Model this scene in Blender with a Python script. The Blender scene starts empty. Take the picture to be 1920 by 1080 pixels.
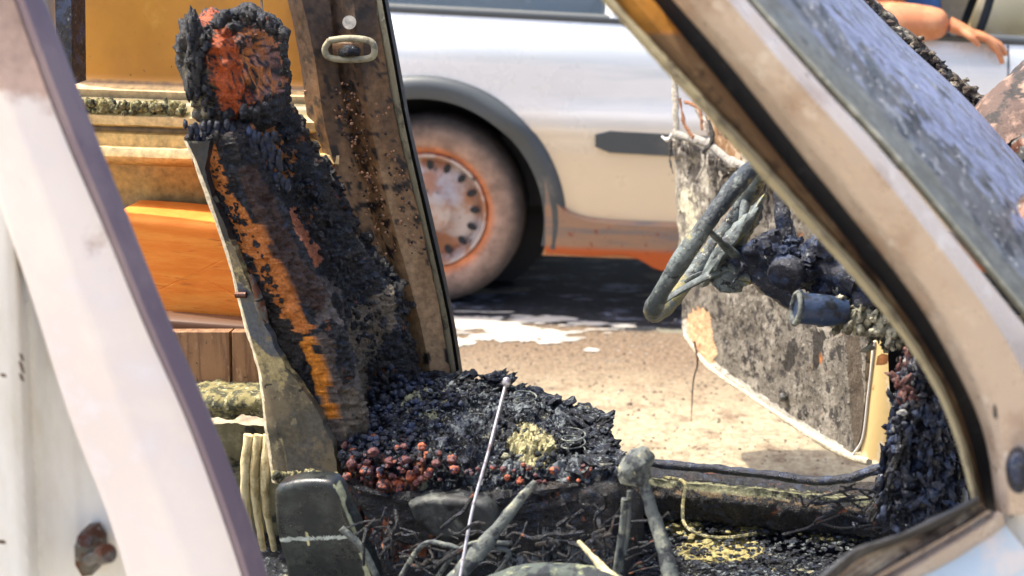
import bpy, math, random
from mathutils import Vector, noise, Matrix
R = math.radians
random.seed(7)
C = bpy.context.scene.collection
scn = bpy.context.scene

# ------------------------------------------------------------------ camera, world, sun, exposure
CAM_H, PITCH, FPX = 1.8, 17.3, 3200.0
cam_d = bpy.data.cameras.new("camera"); cam = bpy.data.objects.new("camera", cam_d); C.objects.link(cam)
cam.location = (0, 0, CAM_H); cam.rotation_euler = (R(90 - PITCH), 0, 0)
cam_d.sensor_width = 36; cam_d.lens = FPX / 1920 * 36; cam_d.clip_end = 2000; cam_d.clip_start = .05
cam_d.dof.use_dof = True; cam_d.dof.focus_distance = 3.25; cam_d.dof.aperture_fstop = 3.8
scn.camera = cam
w = bpy.data.worlds.new("World"); scn.world = w; w.use_nodes = True
nt = w.node_tree; sky = nt.nodes.new('ShaderNodeTexSky'); sky.sky_type = 'NISHITA'; sky.sun_disc = False; sky.dust_density = 4; sky.air_density = .7; sky.ozone_density = .9
SUN_TO = Vector((-.42, .16, .87)).normalized()       # direction towards the sun
sky.sun_elevation = math.asin(SUN_TO.z); sky.sun_rotation = math.atan2(SUN_TO.x, SUN_TO.y)
nt.links.new(sky.outputs[0], nt.nodes['Background'].inputs[0]); nt.nodes['Background'].inputs[1].default_value = .15
sl = bpy.data.lights.new("sun", 'SUN'); sl.energy = 2.5; sl.angle = R(.6); sl.color = (1, .93, .80)
so = bpy.data.objects.new("sun", sl); C.objects.link(so)
so.rotation_euler = SUN_TO.to_track_quat('Z', 'Y').to_euler(); so.location = (-4, -3, 7)
vs = scn.view_settings; vs.view_transform = 'Standard'; vs.look = 'None'; vs.gamma = 1; vs.exposure = 1.6

# ------------------------------------------------------------------ pixel <-> place helpers
cp, sp = math.cos(R(PITCH)), math.sin(R(PITCH))
CAMP = Vector((0, 0, CAM_H))
def ray(px, py):
    a, b = (px - 960) / FPX, (540 - py) / FPX
    return Vector((a, cp + b * sp, -sp + b * cp))
def proj(p):
    q = Vector(p) - CAMP; d = q.y * cp - q.z * sp
    if d < .01: return (-9999, -9999)
    return (960 + FPX * q.x / d, 540 - FPX * (q.y * sp + q.z * cp) / d)
YAW = R(13)
FW = Vector((math.cos(YAW), -math.sin(YAW), 0)); AC = Vector((math.sin(YAW), math.cos(YAW), 0)); UP = Vector((0, 0, 1))
def L(px, py, v):                      # point on the burnt car's lengthwise plane v metres away
    r = ray(px, py); return CAMP + r * ((v) / r.dot(AC))
def PL(px, py, p0, n):
    r = ray(px, py); return CAMP + r * ((Vector(p0) - CAMP).dot(n) / r.dot(n))
def G(px, py, z=0.0): return PL(px, py, (0, 0, z), UP)

def cr(pts, n):                        # resample a polyline (Catmull-Rom, by chord length)
    P = [Vector(p) for p in pts]
    if len(P) == 2: return [P[0].lerp(P[1], i / (n - 1)) for i in range(n)]
    Q = [P[0] * 2 - P[1]] + P + [P[-1] * 2 - P[-2]]
    dense = []
    for i in range(1, len(Q) - 2):
        for k in range(12):
            t = k / 12; a, b, c, d = Q[i - 1], Q[i], Q[i + 1], Q[i + 2]
            dense.append(.5 * ((2 * b) + (c - a) * t + (2 * a - 5 * b + 4 * c - d) * t * t + (3 * b - a - 3 * c + d) * t ** 3))
    dense.append(P[-1])
    s = [0]
    for i in range(1, len(dense)): s.append(s[-1] + (dense[i] - dense[i - 1]).length)
    out = []; j = 0
    for i in range(n):
        t = s[-1] * i / (n - 1)
        while j < len(s) - 2 and s[j + 1] < t: j += 1
        f = (t - s[j]) / max(1e-9, s[j + 1] - s[j]); out.append(dense[j].lerp(dense[j + 1], min(1, f)))
    return out
def lerp(a, b, t): return a + (b - a) * t
def sst(a, b, x): t = max(0, min(1, (x - a) / (b - a))); return t * t * (3 - 2 * t)
def fbm(p, s, o=4): return noise.fractal(Vector(p) * s, 1.0, 2.0, o)      # about -1..1
def ridg(p, s): return noise.turbulence(Vector(p) * s, 4, True)
def segd(px, py, pts):                 # distance to a pixel polyline
    b = 1e9
    for (x0, y0), (x1, y1) in zip(pts, pts[1:]):
        dx, dy = x1 - x0, y1 - y0; t = max(0, min(1, ((px - x0) * dx + (py - y0) * dy) / (dx * dx + dy * dy + 1e-9)))
        b = min(b, math.hypot(px - x0 - t * dx, py - y0 - t * dy))
    return b

def c3(a, b, c, t):
    q = [lerp(x, y, min(1, t * 2)) for x, y in zip(a, b)] if t < .5 else [lerp(x, y, min(1, t * 2 - 1)) for x, y in zip(b, c)]
    return (*q, 1.3)
class MB:
    def __init__(s): s.v = []; s.f = []; s.c = {}
    def add(s, vs, fs, col=None):
        o = len(s.v); s.v += [Vector(p) for p in vs]; s.f += [tuple(i + o for i in f) for f in fs]
        if col:
            for i in range(o, len(s.v)): s.c[i] = col
        return o
    def grid(s, rows, closed=False, col=None, cap=False):      # rows of points; closed joins each row round
        n = len(rows[0]); m = len(rows); vs = [p for r in rows for p in r]; fs = []
        for i in range(m - 1):
            for j in range(n if closed else n - 1):
                k = (j + 1) % n; fs.append((i * n + j, i * n + k, (i + 1) * n + k, (i + 1) * n + j))
        if cap and closed: fs += [tuple(range(n))[::-1], tuple(range((m - 1) * n, m * n))]
        return s.add(vs, fs, col)
    def tube(s, pts, r, n=10, k=None, col=None, cap=True, flat=1.0, ref=None):
        P = cr(pts, k) if k else [Vector(p) for p in pts]; m = len(P); rows = []
        T0 = (P[1] - P[0]).normalized(); N = (ref or Vector((.31, .2, .93))).cross(T0).normalized()
        for i, p in enumerate(P):
            T = (P[min(i + 1, m - 1)] - P[max(i - 1, 0)]).normalized()
            N = (N - T * N.dot(T)).normalized(); B = T.cross(N)
            t = i / (m - 1)
            rr = r if isinstance(r, (int, float)) else lerp(r[int(t * (len(r) - 1))], r[min(len(r) - 1, int(t * (len(r) - 1)) + 1)], t * (len(r) - 1) % 1 if t < 1 else 0)
            if t == 1 and not isinstance(r, (int, float)): rr = r[-1]
            rows.append([p + (N * math.cos(a) + B * math.sin(a) * flat) * rr for a in [2 * math.pi * q / n for q in range(n)]])
        s.grid(rows, True, col, cap)
    def prism(s, front, off, col=None, bev=0.0):               # polygon and its copy at off
        n = len(front); F = [Vector(p) for p in front]; cen = sum(F, Vector()) / n; off = Vector(off)
        if bev:
            a = [p.lerp(cen, 0) for p in F]; inn = [p + (cen - p).normalized() * bev for p in F]
            s.grid([inn, [p + off.normalized() * bev for p in a], [p + off for p in a]], True, col, True)
        else: s.grid([F, [p + off for p in F]], True, col, True)
    def box(s, c, hx, hy, hz, ax=None, col=None, bev=.004):
        X, Y, Z = ax or (FW, AC, UP); c = Vector(c)
        def sec(f, g): return [c + X * (sx * (hx - (bev if g else 0))) + Y * (sy * (hy - (bev if g else 0))) + Z * f for sx, sy in ((-1, -1), (1, -1), (1, 1), (-1, 1))]
        s.grid([sec(-hz, 1), sec(-hz + bev, 0), sec(hz - bev, 0), sec(hz, 1)], True, col, True)
    def lump(s, c, r, amp=.35, sq=(1, 1, 1), n=7, seed=0, col=None, rot=None):
        c = Vector(c); rows = []; q = rot or Matrix.Identity(3)
        for i in range(n + 1):
            th = math.pi * i / n; row = []
            for j in range(n + 3):
                ph = 2 * math.pi * j / (n + 3); d = Vector((math.sin(th) * math.cos(ph), math.sin(th) * math.sin(ph), math.cos(th)))
                k = 1 + amp * noise.noise(d * 1.6 + Vector((seed * 3.1, seed * 1.7, c.x * 50)))
                row.append(c + q @ Vector((d.x * r * k * sq[0], d.y * r * k * sq[1], d.z * r * k * sq[2])))
            rows.append(row)
        s.grid(rows, True, col)
    def build(s, name, mat, parent=None, paint=None, smooth=True, disp=None, loc=None):
        base = parent.get('_o', (0, 0, 0)) if parent else (loc or (0, 0, 0)); base = Vector(base)
        me = bpy.data.meshes.new(name); V = s.v
        me.from_pydata([p - base for p in V], [], s.f); me.update()
        if disp:
            nn_ = [v_.vector.copy() for v_ in me.vertex_normals]; cc_ = []
            for vt, q_ in zip(me.vertices, nn_): cc_.extend(vt.co + q_ * disp(vt.co + base))
            me.vertices.foreach_set('co', cc_)
            me.update()
        if 1:
            at = me.color_attributes.new('paint', 'FLOAT_COLOR', 'POINT')
            cl = []
            for i, vt in enumerate(me.vertices):
                cl.extend(s.c.get(i) or (paint(vt.co + base) if paint else (0, 0, 0, 0)) or (0, 0, 0, 0))
            at.data.foreach_set('color', cl)
        me.materials.append(mat)
        if smooth:
            for p in me.polygons: p.use_smooth = True
            if not any(q in name for q in ('crust', 'chunk', 'bead', 'heap', 'debris', 'crumb', 'drops', 'blister', 'charred')): me.set_sharp_from_angle(angle=R(48))
        o = bpy.data.objects.new(name, me); C.objects.link(o)
        if parent: o.parent = parent
        else: o.location = base
        return o
def part_empty(name, parent, label=None):
    o = bpy.data.objects.new(name, None); C.objects.link(o); o.parent = parent; o['_o'] = tuple(parent['_o'])
    if label: o['label'] = label
    return o
def thing(name, label, cat, loc):
    o = bpy.data.objects.new(name, None); C.objects.link(o); o.location = loc; o['_o'] = tuple(loc)
    o['label'] = label; o['category'] = cat; return o

# ------------------------------------------------------------------ materials
def M(name, base, layers=(), rough=.6, metal=0.0, bumps=(), spec=.5, coat=0.0, paint=True, rvar=None, breakup=.5, bscale=45, trans=0, alpha=None):
    m = bpy.data.materials.new(name); m.use_nodes = True; t = m.node_tree; N = t.nodes; K = t.links
    b = N['Principled BSDF']; tc = N.new('ShaderNodeTexCoord')
    def nz(scale, det=6, st=None, kind='n', dist=0.0):
        mp = N.new('ShaderNodeMapping'); K.new(tc.outputs['Object'], mp.inputs[0])
        if st: mp.inputs['Scale'].default_value = st
        if kind == 'v':
            x = N.new('ShaderNodeTexVoronoi'); x.inputs['Scale'].default_value = scale; out = x.outputs['Distance']
        else:
            x = N.new('ShaderNodeTexNoise'); x.inputs['Scale'].default_value = scale; x.inputs['Detail'].default_value = det; x.inputs['Roughness'].default_value = .65
            x.inputs['Distortion'].default_value = dist; out = x.outputs[0]
        K.new(mp.outputs[0], x.inputs['Vector']); return out
    def ramp(src, lo, hi):
        r = N.new('ShaderNodeMapRange'); r.interpolation_type = 'SMOOTHSTEP'; r.inputs[1].default_value = lo; r.inputs[2].default_value = hi
        K.new(src, r.inputs[0]); return r.outputs[0]
    def mix(f, a, c):
        x = N.new('ShaderNodeMix'); x.data_type = 'RGBA'; K.new(f, x.inputs[0])
        for s_, i_ in ((a, 6), (c, 7)):
            if isinstance(s_, tuple): x.inputs[i_].default_value = (*s_[:3], 1)
            else: K.new(s_, x.inputs[i_])
        return x.outputs[2]
    cur = tuple(base)
    for l in layers:
        col, sc, lo, hi = l[:4]; st = l[4] if len(l) > 4 else None; kind = l[5] if len(l) > 5 else 'n'
        if kind == 'z':
            sx = N.new('ShaderNodeSeparateXYZ'); K.new(tc.outputs['Object'], sx.inputs[0])
            a = N.new('ShaderNodeMath'); a.operation = 'MULTIPLY_ADD'; K.new(nz(sc), a.inputs[0]); a.inputs[1].default_value = l[6]; K.new(sx.outputs[2], a.inputs[2])
            f = ramp(a.outputs[0], lo, hi)
        else: f = ramp(nz(sc, 6, st, kind), lo, hi)
        cur = mix(f, cur, col)
    if paint:
        at = N.new('ShaderNodeAttribute'); at.attribute_name = 'paint'
        a = N.new('ShaderNodeMath'); a.operation = 'MULTIPLY_ADD'; K.new(nz(bscale), a.inputs[0]); a.inputs[1].default_value = breakup * 2; K.new(at.outputs['Alpha'], a.inputs[2])
        f = ramp(a.outputs[0], .42 + breakup, .62 + breakup)
        # painted tone still varies: multiply with a mottling noise
        mm = N.new('ShaderNodeMapRange'); mm.inputs[1].default_value = .3; mm.inputs[2].default_value = .7; mm.inputs[3].default_value = .55; mm.inputs[4].default_value = 1.35
        K.new(nz(bscale * 1.7), mm.inputs[0])
        vm = N.new('ShaderNodeVectorMath'); vm.operation = 'SCALE'; K.new(at.outputs['Color'], vm.inputs[0]); K.new(mm.outputs[0], vm.inputs['Scale'])
        cur = mix(f, cur, vm.outputs[0])
    if isinstance(cur, tuple): b.inputs['Base Color'].default_value = (*cur[:3], 1)
    else: K.new(cur, b.inputs['Base Color'])
    b.inputs['Roughness'].default_value = rough; b.inputs['Metallic'].default_value = metal
    b.inputs['Specular IOR Level'].default_value = spec; b.inputs['Coat Weight'].default_value = coat
    if trans: b.inputs['Transmission Weight'].default_value = trans
    if alpha is not None: b.inputs['Alpha'].default_value = alpha
    if rvar:
        r = N.new('ShaderNodeMapRange'); r.inputs[1].default_value = .35; r.inputs[2].default_value = .65
        r.inputs[3].default_value = rvar[1]; r.inputs[4].default_value = rvar[2]; K.new(nz(rvar[0]), r.inputs[0]); K.new(r.outputs[0], b.inputs['Roughness'])
    prev = None
    for bp in bumps:
        kind = bp[3] if len(bp) > 3 else 'n'; st = bp[4] if len(bp) > 4 else None
        x = N.new('ShaderNodeBump'); x.inputs['Strength'].default_value = bp[1]; x.inputs['Distance'].default_value = bp[2]
        K.new(nz(bp[0], 8, st, kind), x.inputs['Height'])
        if prev: K.new(prev, x.inputs['Normal'])
        prev = x.outputs[0]
    if prev: K.new(prev, b.inputs['Normal'])
    return m
CH = ((60, .8, .012), (180, .6, .004))
m_char = M('charred_foam', (.004, .005, .007), [((.025, .036, .065), 60, .52, .62), ((.02, .014, .01), 12, .5, .6), ((.20, .21, .20), 170, .62, .67), ((.30, .09, .02), 26, .63, .67)], rough=.4, bumps=((70, 1, .014), (220, 1, .007), (520, .8, .003)), rvar=(120, .12, .75), spec=.7, breakup=.7, bscale=110)  # blue-grey and pale fleck layers paint highlights into the black char
m_ash = M('ashy_char', (.005, .006, .010), [((.03, .04, .065), 45, .48, .56), ((.26, .30, .30), 80, .54, .61), ((.006, .007, .01), 150, .52, .58), ((.45, .43, .28), 22, .62, .69)], rough=.6, bumps=((80, 1, .014), (260, 1, .006)), rvar=(110, .2, .9), breakup=.5, bscale=120)  # blue and pale grey layers mix real ash with painted highlights
m_trim = M('scorched_seat_trim', (.16, .125, .07), [((.05, .045, .03), 9, .45, .62), ((.22, .18, .10), 30, .56, .68), ((.015, .013, .01), 60, .60, .66)], rough=.55, bumps=((120, .4, .002), (400, .3, .001)), rvar=(30, .35, .7), bscale=70, breakup=.6)
m_gold = M('scorched_orange_panel', (.56, .25, .025), [((.48, .21, .025), 4, .42, .62), ((.62, .32, .05), 9, .58, .72), ((.07, .035, .012), 90, .67, .71)], rough=.5, bumps=((60, .15, .002),), breakup=.3, bscale=30)
m_orange = M('rust_orange', (.74, .20, .012), [((.80, .27, .03), 6, .42, .62, (1, 1, 8)), ((.52, .12, .01), 14, .58, .72, (1, 1, 9))], rough=.75, bumps=((40, .25, .003, 'n', (1, 1, 8)), (200, .3, .002)), bscale=30)
m_pill = M('burnt_pillar_steel', (.20, .10, .045), [((.30, .18, .08), 7, .45, .6), ((.05, .03, .02), 13, .5, .62, (1, 1, .4)), ((.36, .26, .16), 55, .62, .68), ((.015, .012, .01), 90, .60, .65)], rough=.5, bumps=((130, .6, .003), (400, .6, .0015)), rvar=(35, .3, .7), breakup=.7, bscale=45)
m_black = M('black_rubber', (.02, .02, .022), [((.06, .06, .06), 30, .55, .7)], rough=.5, bumps=((80, .4, .002),))
m_near = M('scorched_pale_paint', (.84, .78, .73), [((.66, .56, .52), 2.5, .48, .75), ((.82, .79, .80), 5, .5, .7)], rough=.4, bumps=((14, .1, .004),), bscale=10, breakup=.5)
m_white = M('old_white_paint', (.76, .76, .72), [((.60, .57, .48), 5, .48, .7, (1, 1, .3)), ((.4, .28, .18), 40, .71, .75)], rough=.38, bumps=((10, .15, .006),), bscale=60, breakup=.25)
m_mauve = M('scorched_rubber_edge', (.16, .12, .15), [((.22, .17, .19), 6, .45, .65)], rough=.7, bumps=((40, .3, .002),))
m_apil = M('heat_browned_pillar', (.52, .43, .35), [((.38, .28, .21), 9, .5, .68), ((.62, .55, .47), 24, .55, .68), ((.14, .09, .07), 85, .66, .70), ((.75, .7, .62), 150, .69, .72)], rough=.34, metal=.3, bumps=((260, .4, .0015), (40, .2, .003)), bscale=60, breakup=.18, rvar=(40, .22, .5))
m_lip = M('burnt_seal_lip', (.36, .32, .2), [((.14, .12, .08), 30, .5, .65), ((.55, .5, .36), 60, .58, .7)], rough=.7, bumps=((140, .6, .003),))
m_glass = M('sooty_glass', (.075, .072, .07), [((.10, .105, .12), 10, .45, .6, (1, .5, 1)), ((.02, .02, .02), 22, .5, .6, (1, .5, 1)), ((.20, .20, .21), 50, .56, .64, (1, .45, 1)), ((.75, .73, .66), 110, .64, .67, (1, .4, 1)), ((.012, .012, .012), 80, .64, .67, (1, .4, 1))], rough=.4, bumps=((160, .6, .002, 'n', (1, .4, 1)), (40, .3, .003)), rvar=(20, .3, .65), bscale=26, breakup=.8, spec=.35)
m_panel = M('ash_grey_door_card', (.17, .15, .12), [((.30, .27, .22), 12, .46, .6, (1, 1, .5)), ((.04, .034, .03), 30, .50, .60), ((.36, .33, .27), 90, .58, .66), ((.012, .01, .01), 110, .57, .63), ((.26, .12, .05), 18, .64, .7)], rough=.85, bumps=((90, 1, .008), (260, .8, .004)), bscale=60, breakup=.8)
m_cream = M('cream_door_edge', (.72, .52, .22), [((.82, .74, .58), 8, .5, .6), ((.4, .18, .05), 22, .62, .7)], rough=.5, bumps=((60, .3, .002),))
m_wheel = M('burnt_wheel_rim', (.07, .085, .085), [((.16, .19, .18), 22, .45, .58), ((.30, .25, .08), 20, .58, .66), ((.012, .012, .014), 36, .55, .62), ((.45, .42, .33), 110, .62, .68)], rough=.5, bumps=((120, 1, .005),), bscale=60, breakup=.8)
m_melt = M('melted_plastic', (.007, .010, .022), [((.028, .048, .105), 34, .5, .62), ((.22, .24, .24), 90, .62, .69), ((.08, .07, .05), 40, .62, .7)], rough=.3, bumps=((90, .9, .006), (300, .7, .003)), rvar=(60, .15, .65), spec=.6, breakup=.5, bscale=70)  # blue layer paints highlights into the navy plastic colour
m_console = M('black_green_console', (.010, .013, .013), [((.03, .037, .03), 18, .5, .64), ((.14, .15, .10), 130, .66, .70)], rough=.3, bumps=((90, .5, .002),), rvar=(22, .15, .5), breakup=.5, bscale=90)
m_lever = M('ash_covered_lever', (.11, .125, .115), [((.24, .25, .20), 30, .5, .62), ((.025, .03, .035), 45, .5, .6), ((.42, .38, .22), 60, .64, .7)], rough=.65, bumps=((120, .9, .004), (350, .6, .002)), breakup=.6, bscale=60)
m_steel = M('bare_steel', (.5, .48, .5), [((.25, .2, .2), 40, .55, .65)], rough=.35, metal=.6)
m_crumb = M('yellow_ash_crumbs', (.28, .24, .10), [((.07, .07, .04), 60, .45, .56), ((.55, .52, .32), 110, .56, .64)], rough=.9, bumps=((120, 1, .008),), bscale=50)
m_brown = M('scorched_floor_board', (.27, .14, .06), [((.17, .08, .035), 12, .45, .6, (5, 5, .5)), ((.36, .22, .12), 50, .58, .68, (1, 1, .4)), ((.04, .025, .015), 60, .62, .67)], rough=.75, bumps=((70, .6, .004),))
m_bolt = M('rusty_bolt', (.09, .09, .085), [((.08, .025, .01), 40, .48, .56), ((.3, .28, .25), 90, .6, .66)], rough=.4, metal=.4, bumps=((150, .6, .002),))
m_silver = M('silver_car_paint', (.82, .82, .80), [((.62, .66, .67), .9, .5, .66, (.5, 1, 6)), ((.76, .62, .43), 2.5, .80, .58, None, 'z', .10), ((.52, .24, .10), 5, .42, .27, None, 'z', .10), ((.3, .2, .12), 120, .70, .74)], rough=.3, metal=.1, coat=.3, bumps=(), rvar=(4, .22, .4), paint=False)  # streaky blue-grey layer stands in for reflections along the flank, painted as colour
m_trimb = M('grey_plastic_trim', (.065, .075, .08), [((.25, .22, .18), 4, .5, .8)], rough=.5, bumps=((30, .15, .002),), paint=False)
m_sill = M('rusty_sill', (.34, .20, .12), [((.22, .17, .14), 6, .45, .6, (.5, .5, 3)), ((.50, .10, .015), 4, .262, .235, None, 'z', .02), ((.25, .05, .015), 30, .6, .7)], rough=.65, paint=False)
m_tyre = M('dusty_tyre', (.12, .09, .075), [((.28, .18, .12), 6, .45, .65)], rough=.85, bumps=((40, .4, .004),), bscale=10, breakup=.2)
m_rim = M('wheel_steel', (.55, .48, .45), [((.42, .20, .11), 7, .45, .6), ((.1,.07,.06), 22, .6, .68)], rough=.4, metal=.3, paint=False)
m_dark = M('dark_interior', (.02, .022, .026), rough=.7, paint=False)
m_cglass = M('car_window_glass', (.5, .6, .65), rough=.05, trans=.9, paint=False)
m_skin = M('warm_skin', (.50, .19, .08), [((.58, .26, .12), 20, .45, .6)], rough=.5, bumps=((150, .2, .001),), paint=False)
m_shirt = M('blue_shirt', (.06, .17, .42), [((.09, .23, .5), 8, .45, .6)], rough=.85, bumps=((25, .4, .01),), paint=False)
m_hair = M('dark_hair', (.02, .014, .01), rough=.6, paint=False)

# ------------------------------------------------------------------ ground
gm = bpy.data.materials.new('sandy_tarmac'); gm.use_nodes = True
t = gm.node_tree; N = t.nodes; K = t.links; b = N['Principled BSDF']; tc = N.new('ShaderNodeTexCoord')
def gn(scale, det=8, st=None, rough=.65):
    mp = N.new('ShaderNodeMapping'); K.new(tc.outputs['Object'], mp.inputs[0])
    if st: mp.inputs['Scale'].default_value = st
    x = N.new('ShaderNodeTexNoise'); x.inputs['Scale'].default_value = scale; x.inputs['Detail'].default_value = det; x.inputs['Roughness'].default_value = rough
    K.new(mp.outputs[0], x.inputs['Vector']); return x.outputs[0]
def gr(src, a, c, lo=0, hi=1):
    r = N.new('ShaderNodeMapRange'); r.interpolation_type = 'SMOOTHSTEP'
    for i, q in ((1, a), (2, c), (3, lo), (4, hi)): r.inputs[i].default_value = q
    K.new(src, r.inputs[0]); return r.outputs[0]
def gx(f, a, c):
    x = N.new('ShaderNodeMix'); x.data_type = 'RGBA'; K.new(f, x.inputs[0])
    for s_, i_ in ((a, 6), (c, 7)):
        if isinstance(s_, tuple): x.inputs[i_].default_value = (*s_, 1)
        else: K.new(s_, x.inputs[i_])
    return x.outputs[2]
def gmath(op, a, c):
    x = N.new('ShaderNodeMath'); x.operation = op
    for s_, i_ in ((a, 0), (c, 1)):
        if isinstance(s_, (int, float)): x.inputs[i_].default_value = s_
        else: K.new(s_, x.inputs[i_])
    return x.outputs[0]
sx = N.new('ShaderNodeSeparateXYZ'); K.new(tc.outputs['Object'], sx.inputs[0])
Yw = gmath('ADD', sx.outputs[1], gmath('MULTIPLY', gmath('SUBTRACT', gn(2.2), .5), .5))
Yw = gmath('ADD', Yw, gmath('MULTIPLY', sx.outputs[0], .16))
c = gx(gr(gn(70, 6, None, .75), .47, .56), (.24, .165, .10), (.10, .065, .04))
c = gx(gr(gn(260, 2), .56, .64), c, (.10, .075, .055))
c = gx(gr(gn(5, 8, (1, 1.6, 1)), .56, .64), c, (.15, .115, .085))
c = gx(gr(gn(160, 3), .6, .66), c, (.5, .45, .35))
pale = gx(gr(gn(50, 8, None, .8), .42, .6), (.44, .38, .25), (.29, .225, .14))
c = gx(gmath('MULTIPLY', gr(Yw, 5.15, 4.55), gr(gn(12), .30, .55)), c, pale)
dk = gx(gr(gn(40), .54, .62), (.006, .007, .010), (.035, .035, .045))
dk = gx(gr(gn(6, 8, (.6, 2.2, 1), .8), .545, .57), dk, (.20, .22, .28))  # blue-white squiggles: reflections on the dark tarmac painted into its colour
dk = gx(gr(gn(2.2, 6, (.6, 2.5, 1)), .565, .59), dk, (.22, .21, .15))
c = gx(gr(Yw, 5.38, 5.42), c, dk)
K.new(c, b.inputs['Base Color']); K.new(gr(Yw, 5.3, 5.45, .9, .62), b.inputs['Roughness'])
bu = N.new('ShaderNodeBump'); bu.inputs['Strength'].default_value = .9; bu.inputs['Distance'].default_value = .008; K.new(gn(110, 6), bu.inputs['Height']); K.new(bu.outputs[0], b.inputs['Normal'])
g = MB(); g.grid([[Vector((x, y, 0)) for x in (-600, -60, -8, 8, 60, 600)] for y in (-600, -60, -4, 12, 60, 600)])
o = g.build('ground', gm); o['kind'] = 'structure'
# loose stones on the ground
sb = MB()
for i in range(900):
    x, y = random.uniform(850, 1640), random.uniform(600, 870); p = G(x, y, .001); k = random.random()
    sb.lump(p, random.uniform(.0015, .0045) * (2 if k > .985 else 1), .6, (1.2, 1, .7), 4, i, col=None)
o = sb.build('loose_stones', M('grit', (.16, .12, .085), [((.45, .4, .32), 6, .5, .56), ((.03, .025, .02), 9, .55, .6)], rough=.9, paint=False)); o['kind'] = 'stuff'; o['label'] = 'fine loose grit scattered over the sandy ground beyond the door sill'; o['category'] = 'grit'
# dried white foam on the road edge (ragged patch, one thin sheet per lobe)
m_foam = M('dried_white_foam', (.52, .49, .43), [((.5, .42, .3), 40, .55, .68)], rough=.8, bumps=((60, .5, .004),), paint=False)
fm = MB()
def patch(mb, px, py, rx, ry, sd, n=90, z=.004):
    cen = G(px, py, z); rim = []; e = G(px, py - 5, z)
    for i in range(n):
        a = 2 * math.pi * i / n; k = 1 + .5 * noise.noise(Vector((math.cos(a) * 1.8, math.sin(a) * 1.8, sd))) + .35 * noise.noise(Vector((math.cos(a) * 6, math.sin(a) * 6, sd))) + .3 * noise.noise(Vector((math.cos(a) * 17, math.sin(a) * 17, sd)))
        rim.append(G(px + rx * k * math.cos(a), py + ry * k * math.sin(a), z))
    top = [cen.lerp(p, .85) + Vector((0, 0, .0012)) for p in rim]
    mb.add([cen + Vector((0, 0, .0015))] + top + rim, [(0, 1 + i, 1 + (i + 1) % n) for i in range(n)] + [(1 + i, 1 + n + i, 1 + n + (i + 1) % n, 1 + (i + 1) % n) for i in range(n)])
for i in range(60):
    patch(fm, random.gauss(985, 85), random.gauss(618, 14), random.uniform(5, 34), random.uniform(.5, 1.5), 20 + i, 16)
for q in ((890, 605, 75, 12, 1), (980, 628, 70, 11, 2), (1020, 598, 60, 4.5, 3), (905, 632, 28, 6, 4), (1100, 606, 40, 3, 5), (1030, 640, 26, 4, 8), (1110, 656, 16, 3, 6), (860, 640, 26, 8, 9), (1170, 612, 20, 2, 7), (945, 612, 40, 9, 11)):
    patch(fm, *q)
o = fm.build('foam_spill', m_foam); o['kind'] = 'stuff'; o['label'] = 'dried white splashes of foam on the ground beside the passing car wheel'; o['category'] = 'foam'

# ------------------------------------------------------------------ the burnt car
car = thing('burnt_car', 'burnt-out pale car in the foreground with its doors open and charred interior', 'car', L(900, 900, 2.6) * 1)
car.location.z = 0; car['_o'] = tuple(car.location)
def band(curves, n, name, mat, parent, closed=True, paint=None, disp=None, sub=1):
    mb = MB(); rows = []
    P = [cr([L(*p) for p in c_], n) for c_ in curves]
    for i in range(len(P) - (0 if closed else 1)):
        a, b_ = P[i], P[(i + 1) % len(P)]
        for k in range(sub): rows.append([p.lerp(q, k / sub) for p, q in zip(a, b_)])
    rows.append(P[0] if closed else P[-1])
    if closed: rows = rows[:-1]; rows = [list(r) for r in zip(*rows)]; mb.grid(rows, True, None, True)
    else: mb.grid(rows)
    return mb.build(name, mat, parent, paint, True, disp)
def V3(c_, v): return [(x, y, v) for x, y in c_]

# --- near rear pillar and panel (left foreground)
pinkL = [(-200, -60), (-60, 200), (0, 385), (60, 560), (130, 780), (200, 960), (250, 1120)]
pinkM = [(-90, -60), (20, 200), (90, 385), (160, 580), (240, 790), (320, 980), (370, 1120)]
pinkR = [(5, -60), (110, 230), (200, 440), (270, 610), (350, 790), (420, 980), (466, 1120)]
sealR = [(56, -60), (150, 190), (232, 400), (312, 600), (402, 810), (472, 1000), (508, 1120)]
band([V3(pinkL, 1.90), V3(pinkL, 1.835), V3(pinkM, 1.815), V3(pinkR, 1.825), V3(pinkR, 1.90)], 90, 'rear_door_pillar', m_near, car, sub=8, paint=lambda p: (lambda q: (.50, .36, .30, .2 + .75 * sst(420, 40, q[1]) * (.5 + .5 * sst(120, 10, abs(q[0] - q[1] * .25 - 20))) + .5 * fbm(p, 7)) if q[1] < 520 else (0, 0, 0, 0))(proj(p)))
o = band([V3(pinkR, 1.83), V3([((a[0] + b[0]) / 2 - 8, (a[1] + b[1]) / 2) for a, b in zip(pinkR, sealR)], 1.80), V3(sealR, 1.83), V3([(x + 6, y) for x, y in sealR], 1.875), V3(pinkR, 1.89)], 40, 'door_opening_edge', m_mauve, car, sub=3)
rp = MB()
cols = [(-320, 1.86), (-60, 1.86), (25, 1.862), (40, 1.868), (62, 1.91), (100, 1.925), (135, 1.93), (150, 1.935), (300, 1.94), (430, 1.94)]
def rpaint(p):
    x, y = proj(p)
    d = segd(x, y, [(40, 662), (42, 712)]); e = segd(x, y, [(0, 702), (12, 706)]); f = segd(x, y, [(0, 1014), (6, 1016)])
    if min(d, e, f) < 2.6: return (.12, .06, .03, 1)
    return (0, 0, 0, 0)
rows = []
lim = cr([(x, y, 0) for x, y in pinkM], 160)
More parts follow.
